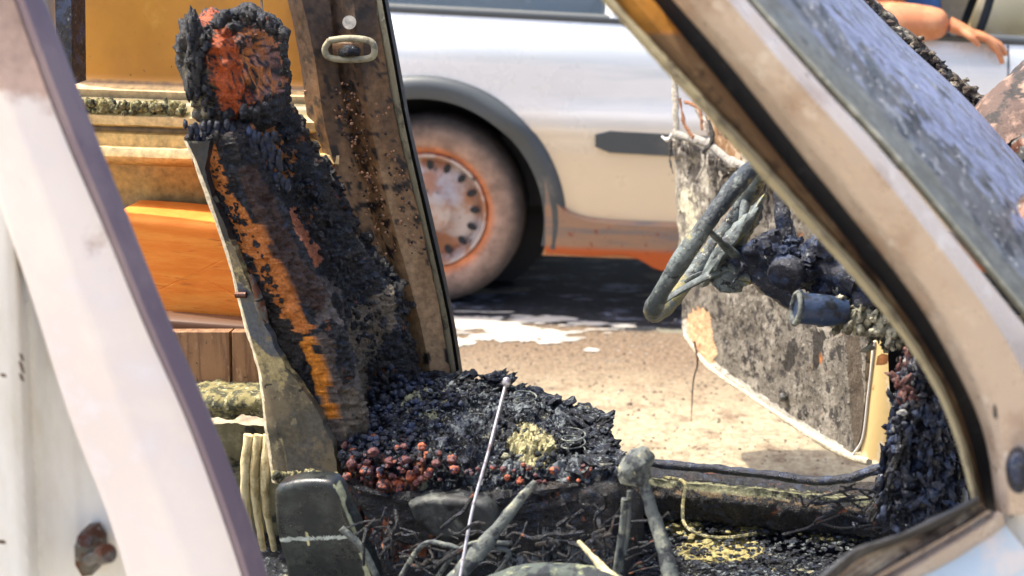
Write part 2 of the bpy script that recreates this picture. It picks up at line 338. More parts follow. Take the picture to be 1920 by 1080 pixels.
for k in range(160):
    yy = lerp(-80, 1130, k / 159); xr = min(lim, key=lambda q: abs(q.y - yy)).x; row = []
    kx = [x for x, v in cols]; 
    for q in range(90):
        x = lerp(-330, xr, q / 89)
        i = max(j for j in range(len(cols) - 1) if cols[j][0] <= max(x, -320)); f = min(1, max(0, (x - cols[i][0]) / (cols[i + 1][0] - cols[i][0])))
        row.append(L(x + (yy - 800) * .045, yy, lerp(cols[i][1], cols[i + 1][1], f * f * (3 - 2 * f))))
    rows.append(row)
rp.grid(rows); rp.build('rear_side_panel', m_white, car, rpaint)
st = part_empty('door_striker', car, 'rusty latch bolt on the pale rear panel')
s_ = MB(); cx = (160, 1040)
prof = [L(cx[0] + 24 * math.cos(a) * (1.0), cx[1] + 46 * math.sin(a), 1.90) for a in [math.pi / 4 * i + .3 for i in range(8)]]
s_.prism(prof, AC * .03, bev=.003); s_.build('striker_plate', m_bolt, st)
s_ = MB(); s_.tube([L(158, 1012, 1.905), L(158, 1012, 1.885)], .010, 14); s_.tube([L(165, 1050, 1.90), L(165, 1050, 1.875), L(190, 1040, 1.860)], .008, 12)
s_.tube([L(190, 1041, 1.862), L(204, 1037, 1.857)], .013, 14); s_.build('striker_pin', m_bolt, st)

# --- near windscreen pillar
cA = [(1060, -80), (1095, -40), (1128, 0), (1258, 145), (1400, 300), (1620, 545), (1735, 700), (1790, 820), (1826, 955)]
cB = [(1084, -80), (1119, -40), (1152, 0), (1285, 145), (1430, 300), (1648, 545), (1755, 700), (1808, 820), (1842, 955)]
cD = [(1160, -80), (1192, -40), (1225, 0), (1340, 140), (1468, 300), (1665, 545), (1768, 700), (1818, 820), (1848, 955)]
cE = [(1196, -80), (1230, -40), (1262, 0), (1375, 130), (1510, 300), (1704, 545), (1796, 700), (1846, 820), (1868, 958)]
cG = [(1262, -80), (1300, -40), (1330, 0), (1455, 150), (1590, 300), (1780, 545), (1850, 690), (1882, 820), (1893, 965)]
cH = [(1335, -80), (1370, -40), (1400, 0), (1540, 160), (1668, 300), (1868, 545), (1980, 690), (2060, 820), (2120, 965)]
band([V3(cA, 2.03), V3(cA, 2.005), V3([((a[0] + b[0]) / 2, (a[1] + b[1]) / 2) for a, b in zip(cA, cB)], 1.99), V3(cB, 2.005), V3(cB, 2.04)], 90, 'door_seal', m_lip, car, sub=2, disp=lambda p: .0015 * fbm(p, 60))
def brp(p):
    x, y = proj(p); return (.45, .2, .03, .9) if y < 60 else (.3, .14, .07, .35)
band([V3(cB, 2.035), V3(cB, 2.02), V3([((a[0] + b[0]) / 2, (a[1] + b[1]) / 2) for a, b in zip(cB, cD)], 2.012), V3(cD, 2.03), V3(cD, 2.10), V3(cB, 2.10)], 90, 'inner_pillar_flange', M('browned_flange', (.20, .12, .06), [((.34, .25, .14), 14, .5, .64), ((.05, .03, .02), 22, .52, .64)], rough=.55, bumps=((120, .5, .003),), breakup=.4, bscale=20), car, paint=brp, sub=3)
band([V3(cD, 2.10), V3(cD, 2.075), V3(cE, 2.075), V3(cE, 2.10)], 60, 'pillar_channel', m_black, car, sub=2)
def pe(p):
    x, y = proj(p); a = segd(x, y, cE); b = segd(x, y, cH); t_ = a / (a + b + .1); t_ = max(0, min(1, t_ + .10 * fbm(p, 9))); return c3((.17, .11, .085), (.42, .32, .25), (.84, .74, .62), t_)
cEG = [((a[0] * .55 + b[0] * .45), (a[1] * .55 + b[1] * .45)) for a, b in zip(cE, cG)]
cGH = [((a[0] * .5 + b[0] * .5), (a[1] * .5 + b[1] * .5)) for a, b in zip(cG, cH)]
band([V3(cE, 2.09), V3(cE, 2.0), V3(cEG, 1.965), V3(cG, 1.950), V3(cGH, 1.945), V3(cH, 1.985), V3(cH, 2.09)], 90, 'windscreen_pillar', m_apil, car, sub=4)
# --- wing behind the pillar, bottom right, with plug and holes
wp = MB()
W0 = [(1868, 950), (1880, 1010), (1880, 1120)]; 
rows = []
for a, v in ((V3([(1882, 958), (1872, 1010), (1830, 1120)], 2.0), 0), (V3([(1930, 930), (1930, 1010), (1930, 1120)], 1.975), 0), (V3([(2150, 930), (2150, 1010), (2150, 1120)], 1.99), 0)):
    rows.append(cr([L(*p) for p in a], 20))
wp.grid(rows); wp.build('front_wing', m_white, car)
s_ = MB(); cpt = (1908, 872)
for (r0, va, vb) in ((38, 1.955, 1.93), (26, 1.93, 1.915)):
    ring = [L(cpt[0] + r0 * .62 * math.cos(a), cpt[1] + r0 * math.sin(a), va) for a in [2 * math.pi * i / 20 for i in range(20)]]
    s_.prism(ring, AC * (vb - va), bev=.003)
s_.build('hinge_plug', m_melt, car)
for (x, y, r0) in ((1866, 772, 7), (1897, 955, 8)):
    s_ = MB(); s_.prism([L(x + r0 * .6 * math.cos(a), y + r0 * 2 * math.sin(a), 1.952) for a in [2 * math.pi * i / 12 for i in range(12)]], AC * .006); s_.build('drain_hole', m_black, car)
def UV(u, v, z): return FW * u + AC * v + UP * z
mb = MB(); mb.box(UV(-.2, 1.95, .24), 1.45, .05, .09, bev=.02); mb.build('near_sill', m_white, car, smooth=True)
mb = MB(); rows = []
for k in range(13):
    z = lerp(.30, .72, k / 12); rows.append([UV(lerp(.42, 1.7, i / 30), 1.96 + .04 * math.cos(k / 12 * 3), z) for i in range(31)])
mb.grid(rows); mb.build('lower_wing', m_white, car)
mb = MB(); mb.grid([[UV(lerp(-1.7, -.95, i / 16), 1.96, lerp(.3, .72, k / 8)) for i in range(17)] for k in range(9)]); mb.build('lower_side_panel', m_white, car)
# --- near front door, swung towards the viewer: window slot seen edge-on
nd = part_empty('open_front_door', car, 'edge of the opened near front door with a bent window channel')
def dv(px): return lerp(1.80, 1.955, (px - 1500) / 380)
def DV(c_, e=0): return [(x, y, dv(x) + e) for x, y in c_]
d0 = [(1470, 1125), (1540, 1078), (1600, 1030), (1680, 1003), (1760, 968), (1832, 930)]
d1 = [(1498, 1125), (1560, 1088), (1618, 1046), (1700, 1014), (1775, 978), (1840, 944)]
d2 = [(1570, 1125), (1640, 1082), (1700, 1047), (1765, 1010), (1810, 984), (1850, 958)]
d3 = [(1612, 1125), (1680, 1084), (1730, 1055), (1795, 1016), (1840, 988), (1880, 962)]
d4 = [(1640, 1125), (1720, 1085), (1770, 1060), (1820, 1030), (1885, 985)]
band([DV(d0, .01), DV([(x + 6, y + 2) for x, y in d0], -.005), DV(d1, 0), DV(d1, .06), DV(d0, .06)], 40, 'window_channel', m_black, nd, sub=2, disp=lambda p: .003 * fbm(p, 25))
band([DV(d1, .055), DV(d1, .004)] + [DV([(a[0] * (1 - q / 8) + b[0] * q / 8, a[1] * (1 - q / 8) + b[1] * q / 8) for a, b in zip(d1, d2)], .004 + .006 * (q % 2)) for q in range(1, 8)] + [DV(d2, .006), DV(d2, .055)], 60, 'channel_liner', M('scorched_channel', (.30, .23, .17), [((.55, .48, .36), 20, .5, .62), ((.06, .045, .035), 26, .52, .62)], rough=.5, bumps=((120, .5, .002),)), nd, sub=2, disp=lambda p: .0015 * fbm(p, 40))
band([DV(d2, .05), DV(d2, -.005), DV([((a[0] + b[0]) / 2, (a[1] + b[1]) / 2) for a, b in zip(d2, d3)], .008), DV(d3, -.008), DV(d4, .005), DV(d4, .05)], 40, 'outer_weather_strip', m_apil, nd, sub=2, disp=lambda p: .002 * fbm(p, 30))
mb = MB(); rows = [cr([L(*p) for p in DV(d4, .012)], 30), cr([L(*p) for p in DV([(1700, 1180), (1790, 1140), (1840, 1110), (1900, 1070), (1930, 1040)], -.02)], 30), cr([L(*p) for p in DV([(1800, 1300), (1890, 1240), (1940, 1190), (1960, 1150), (1990, 1120)], -.01)], 30)]
mb.grid(rows); mb.build('door_skin', M('pale_blue_door_paint', (.55, .66, .72), [((.78, .72, .66), 5, .5, .62)], rough=.35), nd)

# --- windscreen and its charred far frame
gN = [(1335, -80), (1400, 0), (1545, 160), (1675, 300), (1880, 545), (2000, 690), (2060, 760)]
gF = [(1540, -80), (1585, 0), (1680, 95), (1790, 190), (1900, 310), (2010, 420), (2120, 540)]
nn, mm_ = 70, 50
a = cr([L(x, y, 2.03) for x, y in gN], nn); b2 = cr([L(x, y, 3.22) for x, y in gF], nn)
mb = MB(); rows = []
for k in range(mm_ + 1):
    t_ = k / mm_; rows.append([p.lerp(q, t_) + (FW * .05 + UP * .03) * math.sin(t_ * math.pi) for p, q in zip(a, b2)])
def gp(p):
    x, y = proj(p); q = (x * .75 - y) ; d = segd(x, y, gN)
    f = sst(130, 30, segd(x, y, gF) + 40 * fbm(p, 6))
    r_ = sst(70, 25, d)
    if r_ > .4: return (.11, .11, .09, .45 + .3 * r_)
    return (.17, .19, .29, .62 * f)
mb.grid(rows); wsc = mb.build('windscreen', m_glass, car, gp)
s_ = MB()
b2 = [p + UP * .014 + FW * .012 for p in b2]
for q in range(3): s_.tube([p + Vector((.012 * fbm(p, 12 + q) , 0, .012 * fbm(p, 9 + q) + .006 * q)) for p in b2], .013, 8, 120)
for i in range(1000):
    t_ = random.random(); p = b2[int(t_ * (nn - 1))] + Vector((random.gauss(0, .010), random.gauss(0, .014), random.gauss(-.002, .010)))
    s_.lump(p, random.uniform(.002, .010), .9, (1.3, 1, .8), 8, i, rot=Matrix.Rotation(random.uniform(0, 3), 3, 'Z'))
s_.build('charred_screen_frame', M('crusted_frame', (.07, .05, .035), [((.36, .32, .24), 30, .5, .62), ((.02, .02, .02), 24, .52, .62)], rough=.8, bumps=((80, 1, .008),)), car)
s_ = MB(); strip = cr([L(x + 8, y + 2, 2.02) for x, y in gN], 60); s_.tube(strip, .010, 8, flat=.5); s_.build('windscreen_rubber', M('ashy_rubber', (.2, .2, .15), [((.34, .33, .26), 30, .5, .62)], rough=.8, bumps=((90, .6, .004),)), car)
# twisted bonnet edge, far right
hb = MB()
H1 = [L(1815, 222, 3.0), L(1850, 185, 3.02), L(1900, 140, 3.05), L(2000, 60, 3.1)]
H2 = [L(1840, 300, 2.9), L(1900, 262, 2.92), L(1960, 240, 2.95), L(2050, 200, 3.0)]
rows = [cr(H1, 30), cr([p.lerp(q, .5) - AC * .03 for p, q in zip(H1, H2)], 30), cr(H2, 30), cr([q + AC * .05 for q in H2], 30), cr([q + AC * .05 for q in H1], 30)]
hb.grid([list(r) for r in zip(*rows)], True, None, True)
hb.build('bonnet', M('charred_bonnet', (.10, .06, .045), [((.32, .2, .14), 18, .5, .64), ((.02, .016, .014), 22, .5, .6)], rough=.7, bumps=((60, .8, .006),)), car, disp=lambda p: .012 * fbm(p, 18))
s_ = MB(); s_.tube([L(1830, 235, 2.98), L(1870, 265, 2.95), L(1905, 285, 2.93), L(1990, 270, 2.9)], [.02, .016, .03, .02], 10, 24); s_.build('wiper_arm', m_bolt, car, None, True, lambda p: .006 * fbm(p, 40)); s_ = MB()
s_.tube([L(1860, 515, 2.3), L(1895, 470, 2.32), L(1925, 420, 2.35), L(1990, 350, 2.4)], [.012, .02, .03, .03], 10, 20)
s_.build('scuttle_fragment', m_bolt, car, None, True, lambda p: .006 * fbm(p, 40)); s_ = MB()
s_.tube([L(1880, 300, 2.9), L(1900, 345, 2.9), L(1935, 380, 2.9)], [.012, .025, .03], 10, 20)
s_.build('wiper_linkage', M('rusted_arm', (.22, .15, .11), [((.45, .4, .33), 24, .5, .62), ((.05, .04, .03), 20, .54, .64)], rough=.7, bumps=((70, .7, .005),)), car, disp=lambda p: .006 * fbm(p, 40))

# --- far centre pillar
bl = [(520, -80), (535, -20), (562, 110), (582, 250), (632, 420), (690, 590), (745, 760)]
b1 = [(552, -80), (562, -20), (590, 110), (612, 250), (660, 420), (712, 590), (762, 760)]
b2_ = [(605, -80), (616, -20), (632, 110), (656, 250), (700, 420), (750, 590), (792, 760)]
b3 = [(650, -80), (660, -20), (676, 110), (698, 250), (738, 420), (784, 590), (820, 760)]
b4 = [(688, -80), (700, -20), (722, 110), (748, 250), (790, 420), (826, 590), (852, 750)]
b5 = [(700, -80), (712, -20), (736, 110), (762, 250), (800, 420), (838, 590), (862, 742)]
b6 = [(712, -80), (724, -20), (748, 110), (774, 250), (814, 420), (850, 590), (874, 738)]
def pp(p):
    x, y = proj(p); k = sst(470, 330, y)
    n_ = fbm(p, 9)
    xl = x - (560 + (y * .28)); st_ = fbm(Vector((p.x * 6, p.y * 6, p.z * 1.2)), 6)
    if segd(x, y, [(800, 668), (800, 678)]) < 7 or segd(x, y, [(838, 660), (842, 676)]) < 7: return (.02, .015, .01, 1)
    if fbm(p, 45) < -.28 and y < 500: return (.03, .02, .015, 1)
    tt = max(0, min(1, (y - 60) / 520 + .22 * n_ + .35 * st_)); return c3((.07, .042, .025), (.24, .125, .05), (.42, .26, .13), tt)
    if segd(x, y, [(660, 250), (705, 430)]) < 7 : return (.06, .04, .02, .75)
    if y < 300: return (.055, .035, .022, .42 + .35 * n_ + .25 * sst(250, 60, y) - .25 * sst(30, 8, segd(x, y, bl)))
    if segd(x, y, [(730, 250), (760, 400), (790, 470)]) < 40: return (.09, .045, .03, .5 + .5 * n_)
    return (.5, .27, .10, .35 + .5 * n_)
band([V3(bl, 3.24), V3(b1, 3.20), V3(b2_, 3.225), V3([(x + 6, y) for x, y in b2_], 3.235), V3(b3, 3.205), V3(b4, 3.23), V3(b4, 3.30), V3(bl, 3.30)], 150, 'centre_pillar', m_pill, car, paint=pp, sub=10, disp=lambda p: .0022 * max(0, fbm(p, 60)) + .001 * fbm(p, 20))
band([V3(b4, 3.235), V3(b5, 3.225), V3(b5, 3.29), V3(b4, 3.29)], 60, 'pillar_edge_trim', m_lip, car, sub=2)
band([V3(b5, 3.25), V3([((a[0] + b[0]) / 2, (a[1] + b[1]) / 2) for a, b in zip(b5, b6)], 3.235), V3(b6, 3.25), V3(b6, 3.31), V3(b5, 3.31)], 60, 'pillar_rubber_seal', m_black, car, sub=2)
s_ = MB()       # soot bubbles on the pillar
for i in range(420):
    y = random.uniform(150, 480); x = lerp(625, 715, random.random()) + (y - 200) * .33 + random.gauss(0, 9)
    if random.random() < .25: x = random.uniform(580, 700) + (y - 200) * .3
    if x < 575 + (y - 200) * .35 or x > 735 + (y - 200) * .24: continue
    q = random.random(); s_.lump(L(x, y, 3.212 + random.uniform(0, .006)), random.uniform(.0012, .0036), .6, n=5, seed=i, col=(.5, .27, .15, 1) if q < .25 else ((.03, .02, .02, 1) if q < .8 else (.4, .2, .1, 1)))
s_.build('paint_blisters', m_pill, car)['kind'] = 'stuff'
an = part_empty('belt_anchor', car, 'ash-coated belt anchor loop on the far pillar')
s_ = MB(); loop = [(618, 76), (655, 72), (693, 77), (702, 92), (695, 108), (655, 112), (618, 108), (609, 92), (618, 76)]
s_.tube([L(x, y, 3.17) for x, y in loop], .0068, 8, 50); s_.build('belt_loop', m_lip, an)
s_ = MB(); s_.tube([L(640, 100, 3.175), L(655, 94, 3.16), L(672, 98, 3.175)], [.008, .012, .008], 8, 8); s_.build('belt_tongue', m_char, an)
s_ = MB(); s_.tube([L(655, 42, 3.21), L(655, 42, 3.178)], .0135, 16, col=(.75, .66, .5, 1)); s_.build('anchor_button', m_lip, an)
s_ = MB(); s_.box(L(655, 93, 3.205), .028, .02, .018); s_.build('anchor_plate', m_pill, an)

# --- far rear side wall
rowsdef = [(-160, 3.30, (.66, .33, .045, 0)), (146, 3.30, (.66, .33, .045, 0)), (158, 3.292, (.2, .1, .03, 1)), (164, 3.285, (.75, .5, .22, 1)), (172, 3.27, (.7, .5, .25, 1)), (186, 3.27, (.22, .18, .1, .8)), (192, 3.25, (.25, .2, .1, 1)), (214, 3.235, (.4, .32, .12, 1)), (220, 3.225, (.72, .5, .22, 1)), (236, 3.225, (.74, .5, .2, 1)), (241, 3.24, (.1, .06, .03, 1)), (248, 3.24, (.3, .18, .06, 1)), (254, 3.225, (.66, .42, .13, 1)), (276, 3.222, (.7, .45, .15, 1)), (280, 3.205, (.82, .62, .32, 1)), (296, 3.20, (.75, .5, .2, 1)), (306, 3.215, (.45, .28, .09, 1)), (312, 3.26, (.38, .22, .06, 1)), (350, 3.27, (.40, .24, .06, 1)), (390, 3.275, (.16, .12, .06, 1)), (440, 3.28, (.14, .10, .06, 1)), (700, 3.28, (.2, .13, .06, 1))]
mb = MB(); rows = []; PCOL = []
for (y0, v0, c0), (y1, v1, c1) in zip(rowsdef, rowsdef[1:]):
    k = max(2, int((y1 - y0) / 6))
    for i in range(k):
        t_ = i / k; y = lerp(y0, y1, t_); rows.append([L(x, y + (x - 300) * .035, lerp(v0, v1, t_)) for x in range(60, 641, 8)]); PCOL += [tuple(lerp(c0[q], c1[q], t_) for q in range(4))] * len(rows[-1])
mb.grid(rows)
for i, q in enumerate(PCOL): mb.c[i] = q
mb.build('rear_side_wall', m_gold, car, disp=lambda p: .0015 * fbm(p, 14))
s_ = MB()
for i in range(260):
    x = random.uniform(130, 350); s_.lump(L(x, 203 + (x - 300) * .035 + random.gauss(0, 6), 3.225 + random.uniform(0, .02)), random.uniform(.003, .009), .7, n=5, seed=i)
s_.build('ash_crumbs', m_crumb, car)['kind'] = 'stuff'
s_ = MB(); s_.prism([L(98, -120, 3.1), L(132, -120, 3.1), L(136, 160, 3.1), L(108, 160, 3.1)], AC * .06, bev=.004); s_.build('window_divider', m_melt, car)
s_ = MB(); s_.prism([L(40, -120, 3.12), L(80, -120, 3.12), L(90, 160, 3.12), L(50, 160, 3.12)], AC * .04, bev=.004); s_.build('rear_window_trim', m_white, car)
s_ = MB()   # thin wire at the top
s_.tube([L(486, -60, 3.1), L(490, 0, 3.1), L(493, 40, 3.05)], .0022, 6, 10); s_.build('hanging_wire', m_black, car)
# wheel-arch cushion (orange) and boards
def roundbox(name, pix, v0, v1, mat, parent, n=50, r=.03, disp=None, paint=None):
    """pix: closed pixel outline; rounded towards the viewer"""
    mb = MB(); ring = cr([L(x, y, v0) for x, y in pix] + [L(*pix[0], v0)], n + 1)[:-1]; cen = sum(ring, Vector()) / n
    def inn(d, dep): return [p + (cen - p).normalized() * d + AC * dep for p in ring]
    rows = [inn(0, v1 - v0), inn(0, r), inn(r * .3, r * .3), inn(r, 0)]
    R0 = rows[-1]
    for k in range(1, 12): rows.append([p.lerp(cen, k / 12) for p in R0])
    rows.append([cen + (p - cen) * .001 for p in R0])
    mb.grid(rows, True, None, False); mb.f.append(tuple(range(n)))
    return mb.build(name, mat, parent, paint, True, disp)
roundbox('rear_seat_cushion', [(200, 412), (205, 408), (270, 412), (350, 419), (460, 429), (530, 436), (536, 442), (536, 596), (530, 602), (440, 600), (330, 594), (270, 592), (206, 590), (200, 584)], 3.10, 3.25, m_orange, car, 120, .012, lambda p: .003 * fbm(p, 8))
mb = MB(); mb.box(L(400, 606, 3.05), .3, .03, .010); mb.build('cushion_base_rail', M('dark_brown_rail', (.10, .045, .02), rough=.6, paint=False), car)
mb = MB(); mb.prism([L(300, 622, 3.0), L(430, 622, 3.0), L(432, 742, 3.0), L(360, 742, 3.0)], AC * .04, bev=.002); mb.prism([L(434, 622, 3.0), L(560, 622, 3.0), L(560, 742, 3.0), L(436, 742, 3.0)], AC * .04, bev=.002); mb.build('floor_board', m_brown, car)
mb = MB(); rows = []
for k in range(9):
    rows.append([L(x, lerp(738, 782, k / 8) + 3 * fbm((x * .02, k, 0), 1), 2.93 - .02 * math.sin(k / 8 * math.pi)) for x in range(340, 561, 4)])
rows.insert(0, [p + AC * .1 for p in rows[0]]); rows.append([p + AC * .1 for p in rows[-1]]); mb.grid(rows); mb.build('crusted_ledge', m_crumb, car, disp=lambda p: .008 * fbm(p, 30))
mb = MB(); rows = []
for k in range(14):
    rows.append([L(x, lerp(795, 1130, k / 13), 2.98 + .03 * fbm((x * .01, k * .4, 3), 1)) for x in range(330, 641, 6)])
mb.grid(rows); mb.build('rear_footwell', M('olive_scorched_metal', (.16, .14, .07), [((.32, .28, .14), 12, .48, .62), ((.03, .03, .02), 16, .54, .62)], rough=.75, bumps=((40, .8, .006),)), car, disp=lambda p: .01 * fbm(p, 20))
mb = MB()
for i, (x0, x1) in enumerate(((466, 478), (484, 500), (503, 520))):
    mb.tube([L(x0, 815, 2.80), L(x0 - 6, 880, 2.79), L(x0 - 4, 950, 2.80), L(x1 - 6, 1030, 2.82)], [.012, .012, .009, .008], 10, 24, flat=.8)
mb.build('folded_seat_cover', M('cream_fabric', (.62, .52, .28), [((.35, .27, .12), 20, .5, .64)], rough=.85, bumps=((60, .6, .004),)), car, disp=lambda p: .002 * fbm(p, 50))

# --- driver's seat
seat = part_empty('driver_seat', car, 'driver seat burnt to black foam with orange rusty patches')
RN = [(346, 258), (385, 360), (425, 480), (458, 600), (488, 700), (500, 800), (514, 900)]
FN = [(432, 250), (472, 370), (522, 480), (578, 600), (618, 700), (642, 800), (650, 900)]
FF = [(515, 188), (588, 310), (642, 425), (712, 530), (742, 620), (750, 710), (745, 810)]
nT = 190
rn = cr([L(x, y, 2.80) for x, y in RN], nT); fn = cr([L(x, y, 2.79) for x, y in FN], nT); ff = cr([L(x, y, 3.16) for x, y in FF], nT)
rows = []
for i in range(nT):
    a, b_, c_ = rn[i], fn[i], ff[i]; th = (b_ - a); rf = c_ - th * .9; fwd = th.normalized(); row = []
    for k in range(14): t_ = k / 14; row.append(a.lerp(b_, t_) - AC * .012 * math.sin(t_ * math.pi))
    for k in range(60):
        t_ = k / 60; p = b_.lerp(c_, t_)
        bol = .035 * math.exp(-((t_ - .14) / .10) ** 2) + .04 * math.exp(-((t_ - .86) / .12) ** 2) - .015 * math.exp(-((t_ - .5) / .25) ** 2)
        row.append(p + fwd * bol)
    for k in range(10): t_ = k / 10; row.append(c_.lerp(rf, t_))
    for k in range(26): t_ = k / 26; row.append(rf.lerp(a, t_) - fwd * .02 * math.sin(t_ * math.pi))
    rows.append(row)
top = rows[0]; cen = sum(top, Vector()) / len(top)
rows = [[p.lerp(cen, .97 - .3 * k) + UP * .012 for p in top] for k in range(3)] + rows
line1 = [(385, 285), (420, 350), (460, 430), (505, 510), (560, 605)]
line2 = [(572, 645), (592, 690), (606, 740), (616, 772)]
def bp(p):
    x, y = proj(p); n_ = fbm(p, 22) * 16; n2 = fbm(p, 8)
    d = segd(x, y, line1)
    if d < 21 + n_ * 1.2: return (.80, .25, .04, 1.2 - d / 50)
    d = segd(x, y, [(515, 520), (560, 600)])
    if d < 17 + n_ * .6: return (.95, .30, .01, 1.25 - d / 60)
    d = segd(x, y, line2)
    if d < 13 + n_ * .5: return (.98, .32, .015, 1.25 - d / 50)
    d = segd(x, y, [(548, 400), (595, 490)])
    if d < 10 + n_ * .9: return (.85, .28, .12, 1.15 - d / 50)
    d = segd(x, y, [(490, 225), (540, 320)])
    if d < 24 + n_ * 1.3: return (.62, .22, .05, 1.0 - d / 60)
    if segd(x, y, [(465, 330), (510, 430), (590, 560)]) < 26 + n_ * .6: return (.07, .032, .02, .7)
    if segd(x, y, [(610, 640), (628, 800)]) < 16 + n_ * .4: return (.15, .11, .085, .75)
    if x > 640 and y > 440 and n2 > .1: return (.26, .20, .13, .66)
    if segd(x, y, [(600, 560), (650, 800)]) < 44 and n2 > -.15: return (.17, .14, .12, .72)
    if segd(x, y, [(500, 430), (570, 600)]) < 45 and n2 > 0: return (.11, .10, .11, .6)
    return (0, 0, 0, 0)
def bd(p):
    x, y = proj(p)
    e = .35 + .65 * sst(20, 70, x - lerp(352, 520, (y - 260) / 640))
    return e * (.007 * fbm(p, 20) + .006 * fbm(p, 70) + .004 * fbm(p, 160) - .012 * max(0, ridg(p, 13) - .9))
mb = MB(); mb.grid(rows, True)
bk = mb.build('backrest', m_char, seat, bp, True, bd)
# char crust along the far edge and the bolster
s_ = MB()
for i in range(1900):
    t_ = random.random(); k = int(t_ * (nT - 1)); q = random.random()
    if q < .55: p = ff[k] + AC * random.gauss(-.02, .02) + FW * random.gauss(.012, .012); r0 = random.uniform(.003, .013)
    elif q < .8: p = fn[k].lerp(ff[k], random.uniform(.45, .95)) + FW * random.uniform(.0, .022); r0 = random.uniform(.002, .007)
    else: p = rn[k].lerp(fn[k], random.uniform(.35, .75)) - AC * .008; r0 = random.uniform(.002, .006)
    if q >= .8 and k > nT * .8: continue
    s_.lump(p, r0, .9, (1, 1, random.uniform(.6, 1.8)), 5, i, rot=Matrix.Rotation(random.uniform(0, 3), 3, random.choice('XYZ')))
s_.build('backrest_crust', m_char, seat)['kind'] = 'stuff'
s_ = MB()
for (x, y, v) in ((900, 812, 2.9), (1075, 840, 2.85), (985, 768, 3.05), (820, 805, 2.9)):
    c0 = L(x, y, v); s_.tube([c0 + FW * .022 * math.cos(a_ * .5) + AC * .022 * math.sin(a_ * .5) + UP * (a_ * .0012 - .004) for a_ in range(0, 34)], .0016, 6)
s_.build('exposed_springs', m_lever, seat)['kind'] = 'stuff'
# side trim
tb = [(398, 262), (392, 330), (440, 452), (468, 520), (500, 600), (530, 670), (560, 712), (600, 770), (628, 830), (640, 905)]
ta = [(343, 262), (362, 300), (385, 360), (425, 480), (455, 600), (484, 700), (496, 800), (510, 905)]
A_ = cr([L(x, y, 2.775) for x, y in ta], 120); B_ = cr([L(x, y, 2.77) for x, y in tb], 120)
rows = []
for k in range(31):
    t_ = k / 30; bul = .012 * math.sin(min(1, t_ * 4) * math.pi / 2) if t_ < .25 else .012
    rows.append([p.lerp(q + FW * (.003 * fbm(q, 45) + .004 * fbm(q, 14)), t_) - AC * bul for p, q in zip(A_, B_)])
rows = [[p + AC * .03 for p in rows[0]]] + rows + [[p + AC * .02 for p in rows[-1]]]
def tp(p):
    x, y = proj(p); d = segd(x, y, ta)
    if d < 5: return (.72, .62, .42, 1)
    if y < 470 + 60 * fbm(p, 9): return (.012, .014, .016, 1.4) if fbm(p, 35) > -.4 else (.22, .2, .14, 1)
    if segd(x, y, [(440, 560), (520, 640)]) < 30: return (.07, .08, .09, .62)
    if y > 770 and d > 30: return (.09, .08, .06, .45 + .4 * fbm(p, 12))
    return (.34, .27, .12, .42 + .5 * fbm(p, 9))
mb = MB(); mb.grid(rows); mb.build('side_trim', m_trim, seat, tp, True, lambda p: .0012 * fbm(p, 40))
s_ = MB()
s_.tube([L(442, 553, 2.755), L(462, 553, 2.755)], .006, 10); s_.tube([L(486, 565, 2.75), L(497, 598, 2.75), L(503, 606, 2.75)], [.010, .009, .003], 8, 10)
s_.tube([L(470, 515, 2.752), L(486, 560, 2.75)], [.004, .008], 8, 6); s_.build('recline_catch', m_bolt, seat)
# headrest
hr = part_empty('headrest', car); bpy.data.objects.remove(hr)
def hp(p):
    x, y = proj(p); n_ = fbm(p, 30)
    if abs(fbm(p, 38)) < .03 or fbm(p, 80) < -.35: return (.012, .01, .01, .9)
    d = segd(x, y, [(395, 45), (420, 100), (440, 200)])
    if d < 30 + 9 * n_: return (.72, .13, .02, 1.1 - d / 50)
    d = segd(x, y, [(478, 90), (500, 140), (475, 170)])
    if d < 40 + 14 * n_: return ((.92, .30, .07, 1.1 - d / 75) if fbm(p, 40) > -.05 else ((.66, .30, .22, .9) if fbm(p, 60) > -.05 else (.05, .02, .02, .9)))
    d = segd(x, y, [(360, 120), (385, 200)])
    if d < 24: return (.30, .25, .14, .55 + .6 * noise.noise(Vector((p.x * 90, p.y * 10, p.z * 10))))
    return (0, 0, 0, 0)
hc = L(445, 128, 2.96); nU, nVv = 110, 80; rows = []
for i in range(nVv + 1):
    th = math.pi * (i / nVv); row = []
    cz = math.cos(th); sz = math.sin(th)
    for j in range(nU):
        ph = 2 * math.pi * j / nU
        def se(q, e): return math.copysign(abs(q) ** e, q)
        x = se(sz, .55) * se(math.cos(ph), .6) * .076; y = se(sz, .55) * se(math.sin(ph), .55) * .125; z = se(cz, .6) * .104; x *= 1 + 1.2 * z
        x += -.22 * z - .0 
        row.append(hc + FW * x + AC * y + UP * z)
    rows.append(row)
mb = MB(); mb.grid(rows, True)
mb.build('headrest', m_char, seat, hp, True, lambda p: .016 * fbm(p, 18) + .009 * fbm(p, 60) - .012 * max(0, ridg(p, 12) - .8))
s_ = MB()
def hl(x, y, r0, v=2.8, i=0, sq=(1, 1, 1.3), col=None): s_.lump(L(x, y, v), r0, .8, sq, 5, i, col)
for i in range(1100):
    a_ = random.uniform(0, 2 * math.pi); rr = random.uniform(.70, 1.04)
    x = 447 + 92 * rr * math.cos(a_) - (y0_ := 98 * rr * math.sin(a_)) * .12; y = 122 + y0_
    if rr < .89 and not (x < 395 and y < 230): continue
    if x > 500 and 70 < y < 190 and random.random() < .8: continue
    hl(x, y, random.uniform(.002, .0085), random.uniform(2.81, 2.95), i)
for i in range(26): hl(random.uniform(352, 375), random.uniform(35, 170), random.uniform(.008, .014), 2.82, i, (.7, 1, 2))
s_.build('headrest_crust', m_char, seat)['kind'] = 'stuff'
